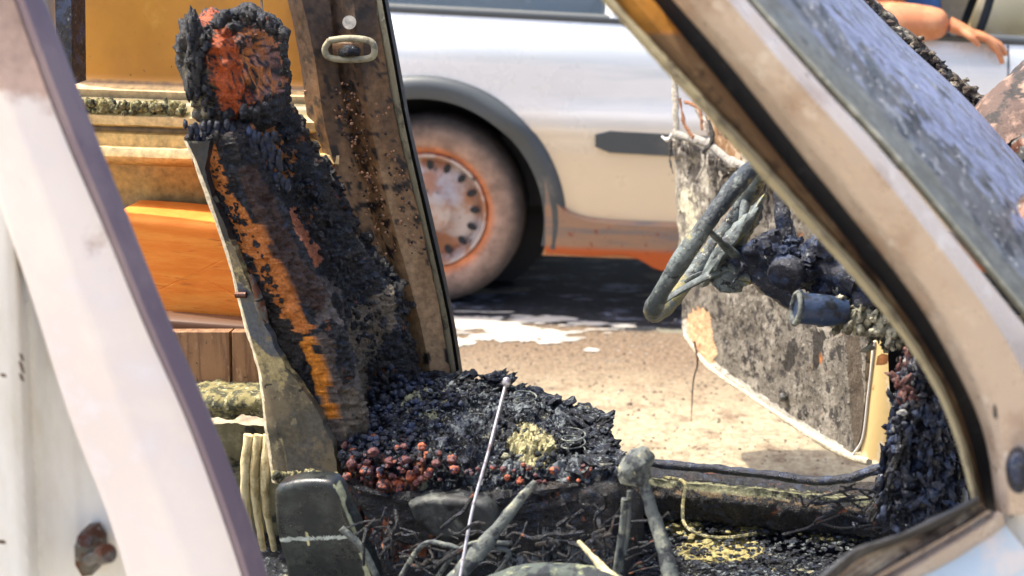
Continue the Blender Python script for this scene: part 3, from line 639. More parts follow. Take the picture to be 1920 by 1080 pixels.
s_ = MB()      # glossy melted drops at the neck
for row in range(9):
    for k in range(12):
        x = 348 + k * 15 + row * 9 + random.gauss(0, 3); y = 232 + row * 13 + k * 2.2 + random.gauss(0, 4)
        if x > 520 + row * 3 or (row > 2 and x < 400 + row * 14): continue
        s_.lump(L(x, y, 2.775 + (x - 350) * .0004), random.uniform(.0055, .0085), .25, (.85, .9, random.uniform(1.3, 2.1)), 7, row * 12 + k)
s_.build('melted_drops', m_melt, seat)['kind'] = 'stuff'
# cushion
NU, NVc = 330, 200
nearL, nearR = L(640, 872, 2.74), L(1165, 905, 2.72)
farL, farR = L(742, 708, 3.2), L(1125, 790, 3.16)
print('CUSH', nearL, nearR, farL, farR)
def cz(u, v):
    return .035 * math.sin(math.pi * v) * math.sin(math.pi * min(1, u * 1.1)) + .02 * math.exp(-((u - .5) / .2) ** 2) * v
rows = []
for j in range(NVc + 1):
    v = j / NVc; row = []
    for i in range(NU + 1):
        u = i / NU; p = nearL.lerp(nearR, u).lerp(farL.lerp(farR, u), v)
        ed = min(u, 1 - u, v, 1 - v)
        p = p + UP * (cz(u, v) - .03 * sst(.05, 0, ed)); q = p + FW * .012 * fbm(p, 30) 
        row.append(q)
    rows.append(row)
first = [p - UP * .07 + FW * 0 for p in rows[0]]; last = [p - UP * .14 for p in rows[-1]]
rows = [[p - UP * .14 for p in rows[0]]] + [first] + rows + [last]
def cpnt(p):
    x, y = proj(p); n_ = fbm(p, 14)
    d = segd(x, y, [(765, 740), (815, 760)])
    if d < 42: return (.55, .54, .32, 1.1 - d / 50)
    d = segd(x, y, [(985, 825), (1010, 845)])
    if d < 36: return (.75, .68, .36, 1.2 - d / 50)
    if x < 800 and y > 850: return (.32, .10, .04, .5 + .4 * n_)
    if x > 820: return (.26, .29, .31, .45 + .45 * n_)
    return (.03, .04, .08, .3)
def cd(p): return .026 * fbm(p, 12) + .020 * (.5 - abs(fbm(p, 30))) + .012 * fbm(p, 75) + .007 * fbm(p, 190)
mb = MB(); mb.grid(rows); mb.build('cushion', m_ash, seat, cpnt, True, cd)
s_ = MB()
def cpt2(u, v): return nearL.lerp(nearR, u).lerp(farL.lerp(farR, u), v) + UP * cz(u, v)
for i in range(2600):      # char chunks
    u = random.random() ** 2.2; v = random.random(); r0 = random.uniform(.0015, .007)
    if u > .4 and fbm(cpt2(u, v), 9) < .1: continue
    s_.lump(cpt2(u, v) + UP * random.uniform(-.004, .02), r0, .8, (1.2, 1.1, .8), 5, i, rot=Matrix.Rotation(random.uniform(0, 3), 3, random.choice('XYZ')))
for i in range(190):     # flakes curling over the far and front edges
    q = random.random(); p = cpt2(random.uniform(.15, 1), random.uniform(.93, 1.02)) if q < .5 else cpt2(random.uniform(.85, 1.02), random.uniform(0, 1))
    s_.lump(p + UP * random.uniform(.0, .03), random.uniform(.006, .018), 1.1, (1.3, 1, .35), 9, i, rot=Matrix.Rotation(random.uniform(-.7, .7), 3, 'Y') @ Matrix.Rotation(random.uniform(0, 3), 3, 'Z'))
s_.build('cushion_chunks', m_ash, seat)['kind'] = 'stuff'
s_ = MB()                # beads of burnt foam on the near left corner
for i in range(620):
    u = abs(random.gauss(0, .17)); v = random.random() ** 1.2
    if u > .5: continue
    s_.lump(cpt2(u, v) + UP * (random.uniform(.0, .022) + .10 * math.exp(-(u / .1) ** 2) * random.random() * v), random.uniform(.003, .0085), .7, (1, 1, random.uniform(.6, 1.2)), n=7, seed=i,
            col=random.choice([(.3, .08, .03, .7), (.12, .04, .03, .8)]) if (v < .25 and random.random() < .12) else (0, 0, 0, 0))
s_.build('foam_beads', m_melt, seat)['kind'] = 'stuff'
extra = [(random.gauss(735, 45), random.gauss(885, 20), random.uniform(.004, .009), int(random.random() < .2)) for _ in range(34)] + [(random.uniform(860, 1110), random.gauss(890, 10), random.uniform(.004, .008), int(random.random() < .3)) for _ in range(16)]
for (x, y, r0, c0) in extra + [(718, 910, .015, 1), (748, 912, .014, 1), (770, 893, .013, 1), (685, 882, .013, 1), (660, 870, .012, 0), (852, 880, .012, 1), (848, 862, .011, 0), (790, 838, .011, 1), (762, 862, .012, 0), (1040, 882, .011, 1), (925, 876, .008, 1), (700, 848, .013, 0), (782, 905, .010, 0), (1010, 905, .009, 0), (818, 868, .011, 0), (1100, 890, .008, 0), (730, 865, .012, 0), (650, 893, .012, 1), (803, 890, .010, 0), (975, 902, .009, 1)]:
    s_ = MB(); s_.lump(L(x, y, 2.716 + random.uniform(-.006, .012)), r0 * .78, .35, (1, 1, random.uniform(.75, 1.1)), 14, seed=x, col=(.58, .14, .05, .5) if c0 else (.13, .035, .03, .6)); s_.build('foam_bead', m_melt, seat)
# cushion side plate & frame
roundbox('cushion_side_plate', [(640, 905), (700, 925), (880, 925), (1000, 915), (1150, 905), (1165, 960), (1130, 1010), (950, 1050), (800, 1040), (700, 1000)], 2.71, 2.76, m_char, seat, 90, .02, lambda p: .008 * fbm(p, 14) + .006 * fbm(p, 45))
roundbox('seat_adjuster_cover', [(762, 948), (800, 936), (870, 938), (915, 948), (935, 985), (900, 1012), (830, 1016), (785, 990)], 2.68, 2.76, M('grey_scorched_cover', (.035, .04, .04), [((.10, .105, .09), 20, .5, .64), ((.008, .008, .008), 26, .48, .6)], rough=.6, bumps=((40, .5, .005),)), seat, 50, .012, lambda p: .002 * fbm(p, 20))

mb = MB(); mb.box(L(900, 1010, 2.95) - UP * .02, .30, .17, .09, bev=.02); mb.build('seat_base', m_char, seat, None, True, lambda p: .012 * fbm(p, 14))
s_ = MB()
for i in range(70):
    x0, y0 = random.uniform(640, 1180), random.uniform(985, 1075); v0 = random.uniform(2.42, 2.62); a_ = random.uniform(-.6, 1.9); ln = random.uniform(30, 110)
    s_.tube([L(x0 + math.cos(a_) * ln * q + random.gauss(0, 8), y0 - math.sin(a_) * ln * q * .7 + random.gauss(0, 6), v0 + random.gauss(0, .01)) for q in (0, .33, .66, 1)], random.uniform(.0012, .0042), 6, 16)
o = s_.build('burnt_strands', m_char, car); o['kind'] = 'stuff'
# --- console, levers, rods
cs = part_empty('centre_console', car)
cpx = [(520, 912), (560, 902), (612, 903), (632, 916), (652, 960), (672, 1010), (700, 1110), (560, 1110), (530, 1050), (515, 990), (512, 930)]
def csp(p):
    x, y = proj(p); d = segd(x, y, [(512, 1012), (575, 1010), (670, 1006)])
    if d < 4: return (.42, .46, .40, .9)
    d = segd(x, y, [(575, 1003), (578, 1018)])
    if d < 5: return (.6, .55, .25, 1)
    if segd(x, y, [(632, 912), (672, 1010), (700, 1110)]) < 6: return (.35, .36, .22, .85)
    return (0, 0, 0, 0)
roundbox('console_box', cpx, 2.50, 2.54, m_console, cs, 120, .012, lambda p: .001 * fbm(p, 12), csp)
s_ = MB()
for i in range(70): s_.lump(L(random.uniform(515, 640), 893 + random.gauss(0, 3), 2.56 + random.uniform(0, .1)), random.uniform(.003, .008), .7, n=5, seed=i)
s_.build('console_crust', m_crumb, cs)
hb_ = part_empty('handbrake', car, 'upright lever with a swollen charred knob')
s_ = MB(); s_.tube([L(1205, 900, 2.45), L(1225, 965, 2.43), L(1245, 1030, 2.41), L(1268, 1120, 2.38)], [.009, .0105, .012, .015], 14, 30)
s_.build('handbrake_lever', m_lever, hb_, None, True, lambda p: .002 * fbm(p, 50))
s_ = MB(); s_.lump(L(1192, 878, 2.45), .027, .25, (.95, .95, 1.05), 16, 3); s_.lump(L(1202, 862, 2.455), .019, .3, (1, 1, 1), 12, 5); s_.lump(L(1178, 895, 2.45), .014, .3, (1, 1, 1), 10, 8); s_.build('handbrake_knob', m_lever, hb_, None, True, lambda p: .003 * fbm(p, 45))
s_ = MB(); s_.tube([L(1004, 902, 2.5), L(985, 925, 2.49), L(925, 1000, 2.45), L(922, 1004, 2.45), L(870, 1065, 2.41), L(820, 1125, 2.38)], [.005, .009, .010, .015, .013, .014], 12, 40, flat=.55, ref=AC)
s_.build('belt_buckle_stalk', m_lever, car, None, True, lambda p: .0015 * fbm(p, 40))
s_ = MB(); s_.tube([L(948, 722, 2.6), L(915, 850, 2.52), L(885, 960, 2.46), L(858, 1110, 2.38)], .0028, 8, 30); s_.lump(L(951, 716, 2.6), .008, .4, n=7); s_.build('bent_wire_rod', m_steel, car)
for pts, r0 in (([(735, 1110), (790, 1024), (838, 1022), (860, 1030)], .0045), ([(800, 1110), (870, 1025), (960, 1018)], .004), ([(640, 990), (680, 1030), (720, 1110)], .006), ([(925, 1025), (955, 1042), (900, 1110)], .004), ([(1172, 935), (1168, 985), (1150, 1110)], .006), ([(1180, 920), (1176, 1000), (1162, 1070)], .004)):
    s_ = MB(); s_.tube([L(x, y, 2.46) for x, y in pts], r0, 8, 30); s_.build('seat_frame_rod', m_lever, car)
roundbox('gear_lever_gaiter', [(905, 1100), (960, 1080), (1060, 1078), (1130, 1090), (1190, 1130), (900, 1120)], 2.36, 2.40, M('green_grey_ash', (.06, .075, .065), [((.2, .22, .13), 30, .5, .62), ((.015, .02, .025), 24, .48, .56)], rough=.8, bumps=((50, .8, .006),)), car, 60, .015, lambda p: .008 * fbm(p, 18))
s_ = MB(); s_.tube([L(1085, 1015, 2.42), L(1125, 1060, 2.40), L(1160, 1100, 2.38)], [.003, .007, .013], 8, 20, col=(.7, .62, .35, 1)); s_.build('melted_strap', m_lever, car, None, True, lambda p: .002 * fbm(p, 60))

# --- cabin floor with debris
u0 = L(420, 1000, 2.9)
mb = MB(); rows = []
nearP, farP = 2.0, 3.30
def fz(p): return .30 + .03 * fbm(p, 5)
for j in range(171):
    v = lerp(nearP, farP, j / 170); row = []
    for i in range(241):
        u = lerp(-1.6, .85, i / 240); p = FW * u + AC * v; p.z = .27 + .02 * fbm(p, 4) + .018 * fbm(p, 17) + .012 * fbm(p, 50) + 0; row.append(p)
    rows.append(row)
def fp(p):
    x, y = proj(p)
    for (cx_, cy_, rx, ry) in ((1350, 1030, 70, 22), (1400, 995, 50, 10), (1270, 985, 45, 12), (1290, 1000, 30, 8), (1570, 1003, 60, 10), (1600, 1000, 40, 10)):
        d = math.hypot((x - cx_) / rx, (y - cy_) / ry)
        if d < 1.2: return (.72, .62, .26, 1.0 - d * .4)
    return (.18, .22, .26, .35 + .3 * fbm(p, 12)) if x > 1220 else (.02, .024, .03, .5)
mb.grid(rows); mb.build('cabin_floor', m_ash, car, fp)
s_ = MB()
for i in range(2300):
    x = random.uniform(600, 1640); y = random.uniform(955, 1090) if x > 1230 else random.uniform(1000, 1095); p = PL(x, y, (0, 0, .295), UP)
    yl = fp(p); s_.lump(p, random.uniform(.0015, .006), .8, (1.4, 1.2, .5), 6, i, rot=Matrix.Rotation(random.uniform(0, 3), 3, 'Z'), col=(yl[0] * .8, yl[1] * .8, yl[2] * .8, 1) if yl[0] > .5 and random.random() < .4 else None)
o = s_.build('floor_debris', m_ash, car); o['kind'] = 'stuff'
# far sill
o1 = [(1225, 862, 3.24), (1330, 872, 3.24), (1450, 885, 3.24), (1540, 896, 3.24), (1600, 888, 3.24), (1665, 866, 3.24)]
s_ = MB(); s_.tube([L(1100, 850, 3.24)] + [L(x, y + 6, v) for x, y, v in o1], .012, 10, 80, flat=.8); s_.build('sill_seal', m_melt, car, None, True, lambda p: .003 * fbm(p, 40))
def SL(dy, v): return [(x, y + dy, v) for x, y in [(1080, 855), (1230, 868), (1330, 878), (1450, 890), (1540, 900), (1620, 905), (1720, 915)]]
band([SL(0, 3.36), SL(14, 3.30), SL(26, 3.26), SL(30, 3.20), SL(60, 3.19), SL(100, 3.2), SL(110, 3.36)], 120, 'door_sill', m_char, car, sub=5, disp=lambda p: .005 * fbm(p, 18) + .004 * fbm(p, 60), paint=lambda p: (lambda q: (.36, .36, .2, .6 + .3 * fbm(p, 20)) if abs(q[1] - (905 + (q[0] - 1230) * .085)) < 9 else ((.30, .2, .10, .5 + .3 * fbm(p, 30)) if abs(q[1] - (922 + (q[0] - 1230) * .085)) < 6 else (0, 0, 0, 0)))(proj(p)))
s_ = MB(); s_.tube([L(1245, 895, 3.1), L(1283, 905, 3.05), L(1280, 950, 3.0), L(1285, 985, 2.95), L(1320, 1005, 2.9), L(1370, 1008, 2.88), L(1420, 1000, 2.88)], .0035, 7, 50); s_.build('loose_cable', m_crumb, car)
# steering wheel
sw = part_empty('steering_wheel', car, 'bare burnt steering wheel rim turned edge-on')
pT, pB = L(1428, 300, 2.96), L(1236, 585, 2.96); Cw = (pT + pB) / 2; e1 = (pT - pB).normalized(); Rw = (pT - pB).length / 2
e2 = AC.copy(); e2 = (e2 - e1 * e2.dot(e1)).normalized(); nrm = e1.cross(e2).normalized()
if nrm.dot(FW) < 0: nrm = -nrm
tilt = R(9); e2 = (e2 * math.cos(tilt) + nrm * math.sin(tilt)).normalized(); nrm = e1.cross(e2).normalized()
if nrm.dot(FW) < 0: nrm = -nrm
s_ = MB(); n_ = 90; rows = []
for i in range(n_ + 1):
    a_ = 2 * math.pi * i / n_; d = e1 * math.cos(a_) + e2 * math.sin(a_); rr = .0158 * (1 + .10 * math.sin(a_ * 7))
    rows.append([Cw + d * (Rw + rr * math.cos(b_)) + nrm * (rr * math.sin(b_)) for b_ in [2 * math.pi * q / 14 for q in range(14)]])
s_.grid(rows, True)
def swp(p):
    q = (p - Cw); f = q.dot(e2) / Rw; h_ = q.dot(e1) / Rw
    if h_ > .35 and f < .3: return (.02, .03, .04, .6)
    return (.24, .21, .08, .5 * sst(-.5, -.95, h_) + .3 * (f > 0.2) + .3 * fbm(p, 20))
s_.build('rim', m_wheel, sw, swp, True, lambda p: .0018 * fbm(p, 45))
hub = Cw + nrm * .055
for k, a_ in enumerate((.35, math.pi - .35, math.pi + .9, -.9)):
    d = e1 * math.sin(a_) * 1 + e2 * math.cos(a_); s_ = MB(); s_.tube([Cw + d * Rw, Cw + d * Rw * .7 + nrm * .015, hub + d * .03], [.009, .008, .014], 10, 16, flat=.6); s_.build('spoke', m_wheel, sw, None, True, lambda p: .002 * fbm(p, 50))
rm = Matrix((e1, e2, nrm)).transposed(); s_ = MB(); s_.lump(hub - nrm * .015 + e1 * .015, .05, .4, (1.75, .8, .35), 22, 4, rot=rm); s_.lump(hub - e1 * .03 + nrm * .02, .034, .6, (1, 1, .8), n=16, seed=8)
s_.build('hub', m_wheel, sw, lambda p: (.26, .25, .10, .15 + .6 * fbm(p, 26)), True, lambda p: .008 * fbm(p, 40) + .005 * fbm(p, 100))
s_ = MB(); s_.tube([hub, hub + nrm * .12, hub + nrm * .17], [.03, .026, .02], 12, 20)
s_.build('steering_column', m_melt, car, None, True, lambda p: .008 * fbm(p, 22))
# melted instrument parts
da = part_empty('dashboard_remains', car, 'blue-black lumps of melted dashboard hanging behind the steering wheel')
s_ = MB(); 
for pts, rr in (([(1462, 345, 2.9), (1466, 400, 2.88), (1478, 450, 2.87), (1500, 480, 2.86)], [.008, .012, .016, .02]), ([(1500, 480, 2.86), (1530, 462, 2.84), (1548, 448, 2.83)], [.018, .014, .016]), ([(1500, 485, 2.86), (1560, 505, 2.82), (1610, 530, 2.8)], [.024, .02, .024]), ([(1400, 470, 2.92), (1440, 455, 2.9), (1480, 470, 2.88)], [.012, .02, .02]), ([(1395, 495, 2.9), (1385, 515, 2.9), (1374, 535, 2.9)], [.006, .004, .002])):
    s_.tube([L(*p) for p in pts], rr, 12, 16)
for i, (x, y, v, r0) in enumerate(((1540, 462, 2.82, .020), (1500, 498, 2.85, .030), (1532, 500, 2.84, .024), (1565, 515, 2.83, .022), (1590, 535, 2.82, .024), (1490, 470, 2.86, .018), (1625, 560, 2.8, .026), (1436, 490, 2.9, .007), (1520, 478, 2.84, .02), (1555, 540, 2.82, .016), (1655, 545, 2.8, .02))):
    s_.lump(L(x, y, v), r0, .5, n=12, seed=i)
for i in range(150):
    t_ = random.random(); s_.lump(L(lerp(1455, 1640, t_) + random.gauss(0, 14), lerp(465, 575, t_) + random.gauss(0, 15), 2.84 + random.uniform(-.03, .06)), random.uniform(.003, .014), .9, (1, 1, random.uniform(.6, 1.6)), 8, i)
s_.build('melted_stalks', m_melt, da, None, True, lambda p: .006 * fbm(p, 40) + .004 * fbm(p, 110))
s_ = MB()
def disc(mb, x, y, v, r, th, ax, n=24, col=None):
    c = L(x, y, v); ax = ax.normalized(); a = ax.orthogonal().normalized(); b = ax.cross(a)
    rg = lambda k, o: [c + ax * o + (a * math.cos(q) + b * math.sin(q)) * k for q in [2 * math.pi * i / n for i in range(n)]]
    mb.grid([rg(r * .9, 0), rg(r, th * .1), rg(r, th * .9), rg(r * .92, th)], True, col, True)
disc(s_, 1470, 522, 2.8, .032, .03, (AC * .9 + FW * .35 + UP * .5)); s_.build('gauge_disc', m_melt, da, None, True, lambda p: .002 * fbm(p, 30)); s_ = MB(); disc(s_, 1620, 545, 2.78, .030, .03, (AC * .8 + FW * .5 + UP * .4))
s_.build('gauge_disc', m_melt, da, None, True, lambda p: .002 * fbm(p, 30))
s_ = MB(); axb = (FW * .92 + AC * .30 - UP * .10).normalized(); pb = L(1495, 578, 2.76)
s_.tube([pb, pb + axb * .03, pb + axb * .06, pb + axb * .085], [.026, .027, .026, .02], 24, 12); s_.build('vent_barrel', M('blue_burnt_plastic', (.03, .05, .10), [((.012, .015, .02), 24, .5, .62), ((.12, .14, .16), 50, .58, .68)], rough=.4, bumps=((90, .6, .003),)), da, None, True, lambda p: .001 * fbm(p, 30))
s_ = MB(); ring = [pb - axb * .002 + (axb.orthogonal().normalized() * math.cos(q) + axb.cross(axb.orthogonal().normalized()) * math.sin(q)) * .026 for q in [2 * math.pi * i / 30 for i in range(31)]]
s_.tube(ring, .0045, 8); s_.build('vent_ring', m_lever, da, None, True, lambda p: .002 * fbm(p, 60))
s_ = MB()
for i in range(260):
    t_ = random.random(); s_.lump(L(1560 + 125 * t_ + random.gauss(0, 10), 575 + 50 * t_ + random.gauss(0, 14), 2.8 + random.uniform(-.03, .06)), random.uniform(.002, .009), 1.2, (1, .8, random.uniform(.5, 2.2)), n=8, seed=i, rot=Matrix.Rotation(random.uniform(0, 3), 3, random.choice('XYZ')))
s_.build('plaster_crust', M('crusty_ash', (.22, .21, .15), [((.5, .47, .34), 25, .48, .62), ((.05, .05, .05), 22, .54, .64)], rough=.85, bumps=((60, .9, .006),)), da)
# front bulkhead: melted pile between door and near pillar
s_ = MB()
def pile(xc, yc): return 1
for i in range(3000):
    t_ = random.random(); xc = lerp(1730, 1715, t_); y = lerp(640, 985, t_); wdt = lerp(28, 105, t_ ** .8)
    x = xc + random.gauss(0, wdt * .42); e_ = random.uniform(.8, 3.2)
    if x < 1640 + (960 - y) * .16 and y < 960: continue
    s_.lump(L(x, y, 2.75 + random.uniform(-.12, .22)), random.uniform(.002, .010) / e_ ** .3, 1.1, (1, .7, e_), 7, i, rot=Matrix.Rotation(random.uniform(0, 3), 3, random.choice('XYZ')), col=(.12, .04, .03, .6) if (y < 760 and x < 1725 and random.random() < .3) else ((.3, .3, .28, .8) if random.random() < .025 else (0, 0, 0, 0)))
s_.build('melted_wiring_heap', m_melt, car)['kind'] = 'stuff'
s_ = MB()
for i in range(16):
    a_ = [(1640 + random.gauss(0, 14), 960 + random.gauss(0, 10)), (1675 + random.gauss(0, 8), 890), (1705 + random.gauss(0, 8), 800), (1745 + random.gauss(0, 10), 715), (1735 + random.gauss(0, 16), 650)]
    s_.tube([L(x, y, 2.66 + random.uniform(-.03, .04)) for x, y in a_], random.uniform(.0012, .003), 6, 26)
for i in range(14): 
    x0, y0 = random.uniform(1560, 1720), random.uniform(900, 960)
    s_.tube([L(x0 + k * random.uniform(5, 26) * random.choice((-1, 1)), y0 + k * random.uniform(4, 14), 2.75) for k in range(5)], .0022, 6, 22)
s_.build('wiring_loom', m_char, car)
bh = MB()
rows = []
for k in range(12):
    y = lerp(590, 1010, k / 11); rows.append([L(x, y + 0, 3.0 + .12 * math.sin((x - 1640) / 40)) for x in range(1668, 1960, 10)])
bh.grid(rows); bh.build('front_bulkhead', m_black, car, None, True, lambda p: .02 * fbm(p, 14))
# far driver's door, swung open away from the viewer
dd = part_empty('driver_door', car, 'far driver door swung open with an ash grey inner panel')
pH = G(1628, 862, .33); pR = G(1283, 622, .33)
ddir = (pR - pH); ddir.z = 0; ddir.normalize(); dn = Vector((ddir.y, -ddir.x, 0)); 
if dn.dot(pH - CAMP) > 0: dn = -dn      # towards the viewer
def DP(x, y, o=0.0): return PL(x, y, pH + dn * o, dn)
out = [(1262, 262), (1270, 420), (1278, 560), (1283, 625), (1330, 682), (1400, 732), (1470, 778), (1540, 822), (1590, 848), (1612, 820), (1622, 740), (1628, 640), (1680, 560), (1640, 430), (1540, 330), (1440, 310), (1390, 322), (1330, 295), (1300, 268)]
ring = cr([DP(*p) for p in out + [out[0]]], 241)[:-1]; cen = sum(ring, Vector()) / 240
mb = MB(); rows = [[p - dn * .03 for p in ring], ring]
for k in range(1, 60): rows.append([(p.lerp(cen, k / 60)) for p in ring])
mb.grid(rows, True); mb.f.append(tuple(len(mb.v) - 240 + i for i in range(240)))
def dpn(p):
    x, y = proj(p); n_ = fbm(p, 16)
    if segd(x, y, [(1310, 600), (1322, 660)]) < 24 + 6 * n_: return (.72, .45, .25, .85)
    if segd(x, y, [(1283, 600), (1290, 640), (1340, 690), (1470, 778), (1600, 856)]) < 9 + 6 * n_: return (.62, .58, .50, .75)
    if segd(x, y, [(1484, 645), (1480, 690)]) < 6 + 9 * n_ or segd(x, y, [(1534, 632), (1530, 686)]) < 8 + 9 * n_ or segd(x, y, [(1572, 650), (1578, 680)]) < 5 + 9 * n_: return (.03, .025, .02, .9)
    if segd(x, y, [(1534, 668), (1534, 678)]) < 7: return (.7, .25, .06, 1)
    if segd(x, y, [(1600, 640), (1612, 830)]) < 14: return (.10, .075, .05, .8)
    if segd(x, y, [(1330, 270), (1440, 330)]) < 30 and n_ > -.1: return (.10, .09, .08, .7)
    if segd(x, y, [(1285, 380), (1300, 500)]) < 26: return (.62, .58, .42, .5 + .5 * n_)
    if x < 1330 and y < 420: return (.5, .46, .38, .45 + .4 * n_)
    return (0, 0, 0, 0)
mb.build('door_card', m_panel, dd, dpn, True, lambda p: .005 * fbm(p, 9) + .0035 * fbm(p, 40) + .002 * fbm(p, 110))
# upper metal frame with ragged holes
s_ = MB()
def bar(pts, r, o=.0, n=8, k=24, fl=.5, col=None): s_.tube([DP(x, y, o) for x, y in pts], r, n, k, flat=fl, ref=dn, col=col)
bar([(1268, 60), (1266, 160), (1268, 270)], [.012, .014, .013], .01, col=(.5, .46, .38, .8))
bar([(1300, 90), (1305, 190), (1330, 250)], [.01, .010, .008], .01, col=(.55, .48, .38, 1))
bar([(1262, 250), (1300, 262), (1330, 270), (1365, 300), (1440, 345)], [.010, .013, .013, .017, .014], .016, col=(.36, .34, .30, .8))
bar([(1330, 225), (1335, 262), (1318, 285)], [.008, .010, .007], .02, col=(.05, .045, .04, 1))
bar([(1330, 60), (1390, 240), (1400, 330)], [.016, .016, .014], .004, col=(.7, .6, .46, 1))
bar([(1330, 200), (1385, 232), (1430, 260)], [.012, .01, .01], .006, col=(.72, .62, .48, 1))
bar([(1275, 185), (1283, 230), (1300, 258)], [.006, .007, .006], .022, col=(.25, .11, .05, 1))
bar([(1283, 190), (1312, 205), (1316, 245)], [.005, .006, .005], .026, col=(.35, .16, .08, 1))
bar([(1262, 250), (1250, 262), (1240, 256)], [.006, .005, .003], .016, col=(.75, .72, .66, 1))
bar([(1258, 262), (1256, 300), (1262, 325)], [.007, .006, .004], .016, col=(.06, .055, .05, 1))
for i in range(26):
    x0 = random.uniform(1262, 1440); y0 = 262 + (x0 - 1262) * .42; ln = random.uniform(14, 60)
    s_.tube([DP(x0 + random.gauss(0, 6) * q, y0 + ln * q, .018 + random.uniform(0, .012)) for q in (0, .4, .7, 1)], [.007, .006, .005, .002], 6, 10, flat=.4, ref=dn, col=random.choice([(.03, .025, .02, 1), (.30, .27, .22, 1), (.08, .07, .06, 1)]))
s_.build('upper_door_frame', m_panel, dd, None, True, lambda p: .004 * fbm(p, 50))
s_ = MB()
for x0, y0 in ((1345, 262), (1300, 222)):
    pass
s_.prism([DP(x, y, -.012) for x, y in ((1322, 215), (1400, 250), (1400, 315), (1345, 300))], -dn * .01); s_.build('inner_reinforcement', M('rust_plate', (.34, .19, .09), [((.6, .45, .3), 20, .5, .62), ((.08, .04, .02), 26, .54, .64)], rough=.7, bumps=((60, .5, .004),)), dd)
s_ = MB()
edge = [(1632, 862), (1640, 800), (1650, 700), (1660, 560)]
a1 = [DP(x, y, .006) for x, y in edge]; a0 = [DP(x - 20, y + 2, .006) for x, y in edge]; a2 = [p - dn * .02 + ddir * -.030 for p in a1]
s_.grid([cr([p - dn * .05 for p in a0], 30), cr(a0, 30), cr(a1, 30), cr(a2, 30), cr([p - dn * .06 for p in a2], 30)]); 
lo = [(1575, 846), (1600, 858), (1632, 864)]
s_.build('door_end_face', m_cream, dd, lambda p: (.30, .11, .03, 1) if (lambda q: segd(q[0], q[1], [(1616, 660), (1618, 700)]) < 9 or segd(q[0], q[1], [(1648, 672), (1640, 684)]) < 7)(proj(p)) else (0, 0, 0, 0))
s_ = MB(); s_.tube([DP(x, y, .009) for x, y in ((1640, 640), (1628, 740), (1618, 820), (1600, 852))], .003, 8, 20); s_.build('door_end_lip', m_white, dd)
s_ = MB(); s_.tube([DP(x, y, .006) for x, y in ((1283, 628), (1330, 688), (1400, 738), (1470, 784), (1540, 828), (1592, 855), (1630, 866))], [.004, .006, .005, .005, .008, .010, .008], 8, 50, col=(.6, .54, .4, .8)); s_.build('door_lower_flange', m_panel, dd, None, True, lambda p: .002 * fbm(p, 50))
s_ = MB(); s_.lump(DP(1468, 745, .01), .010, .3, n=8); s_.build('panel_clip', m_bolt, dd); s_ = MB(); s_.tube([DP(1302, 640, .01), DP(1308, 680, .012), DP(1300, 715, .01), DP(1296, 790, .01)], [.003, .0025, .002, .0008], 6, 16); s_.build('hanging_scrap', m_bolt, dd)
# outer skin of the door
mb = MB(); mb.grid([[p - dn * .03 for p in ring], [p - dn * .085 for p in ring]], True, None, True); mb.build('door_outer_skin', m_white, dd)

# ------------------------------------------------------------------ passing silver car
SY = R(8); SF = Vector((math.cos(SY), -math.sin(SY), 0)); SA = Vector((math.sin(SY), math.cos(SY), 0))
W0 = G(800, 577, 0) ; 
sc = thing('silver_car', 'pale silver car passing behind the burnt car, with a dusty lower half and rusty sill', 'car', W0 + SF * 1.25 + SA * .8)
def SP(s, z, o=0.0): return W0 + SF * s + SA * o + UP * z
def spx(px, py, o=0.0):
    p = PL(px, py, W0 + SA * o, SA); q = p - W0; return q.dot(SF), q.z
wc = spx(798, 404); WR = wc[1] * 1.0
print('wheel centre', wc, 'belt', spx(880, 0), spx(1920, 80), 'sill', spx(980, 432), spx(1260, 448), 'strip', spx(1120, 240), spx(1260, 290))
aR = WR * 1.27
def belt(s): return lerp(1.03, .93, (s + 1) / 3.5)
def lat(z, s):                                 # how far the flank stands in or out
    zz = (z - .22) / .8; e = .05 * sst(2.9, 3.45, s) * 3 + .04 * sst(-.55, -.95, s) * 3
    return -.035 * math.sin(math.pi * min(1, max(0, zz * .85 + .1))) + .02 + .06 * sst(.8, 1.05, z) ** 2 - .012 * sst(.60, .64, z) * sst(.75, .66, z) + e
arches = [(wc[0], WR), (wc[0] + 2.45, WR)]
def side(flip):
    ns, nz_ = 230, 46; V = []; F = []; inside = {}
    for i in range(ns + 1):
        s = lerp(-.95, 3.45, i / ns)
        for j in range(nz_ + 1):
            zb = .20 ; z = lerp(zb, belt(s), j / nz_); ss, zz = s, z
            ins = False
            for (ax, az) in arches:
                dx, dz = s - ax, z - az; d = math.hypot(dx, dz)
                if d < aR: ins = True; k = aR / max(d, 1e-4); ss, zz = ax + dx * k, az + dz * k; zz = max(zz, zb)
            inside[len(V)] = ins
            o = lat(zz, ss); V.append(SP(ss, zz, 1.6 - o if flip else o))
    for i in range(ns):
        for j in range(nz_):
            q = [i * (nz_ + 1) + j, (i + 1) * (nz_ + 1) + j, (i + 1) * (nz_ + 1) + j + 1, i * (nz_ + 1) + j + 1]
            if all(inside[k] for k in q): continue
            F.append(tuple(q))
    return V, F
mb = MB()
for fl in (0, 1): mb.add(*side(fl))
n_ = 40
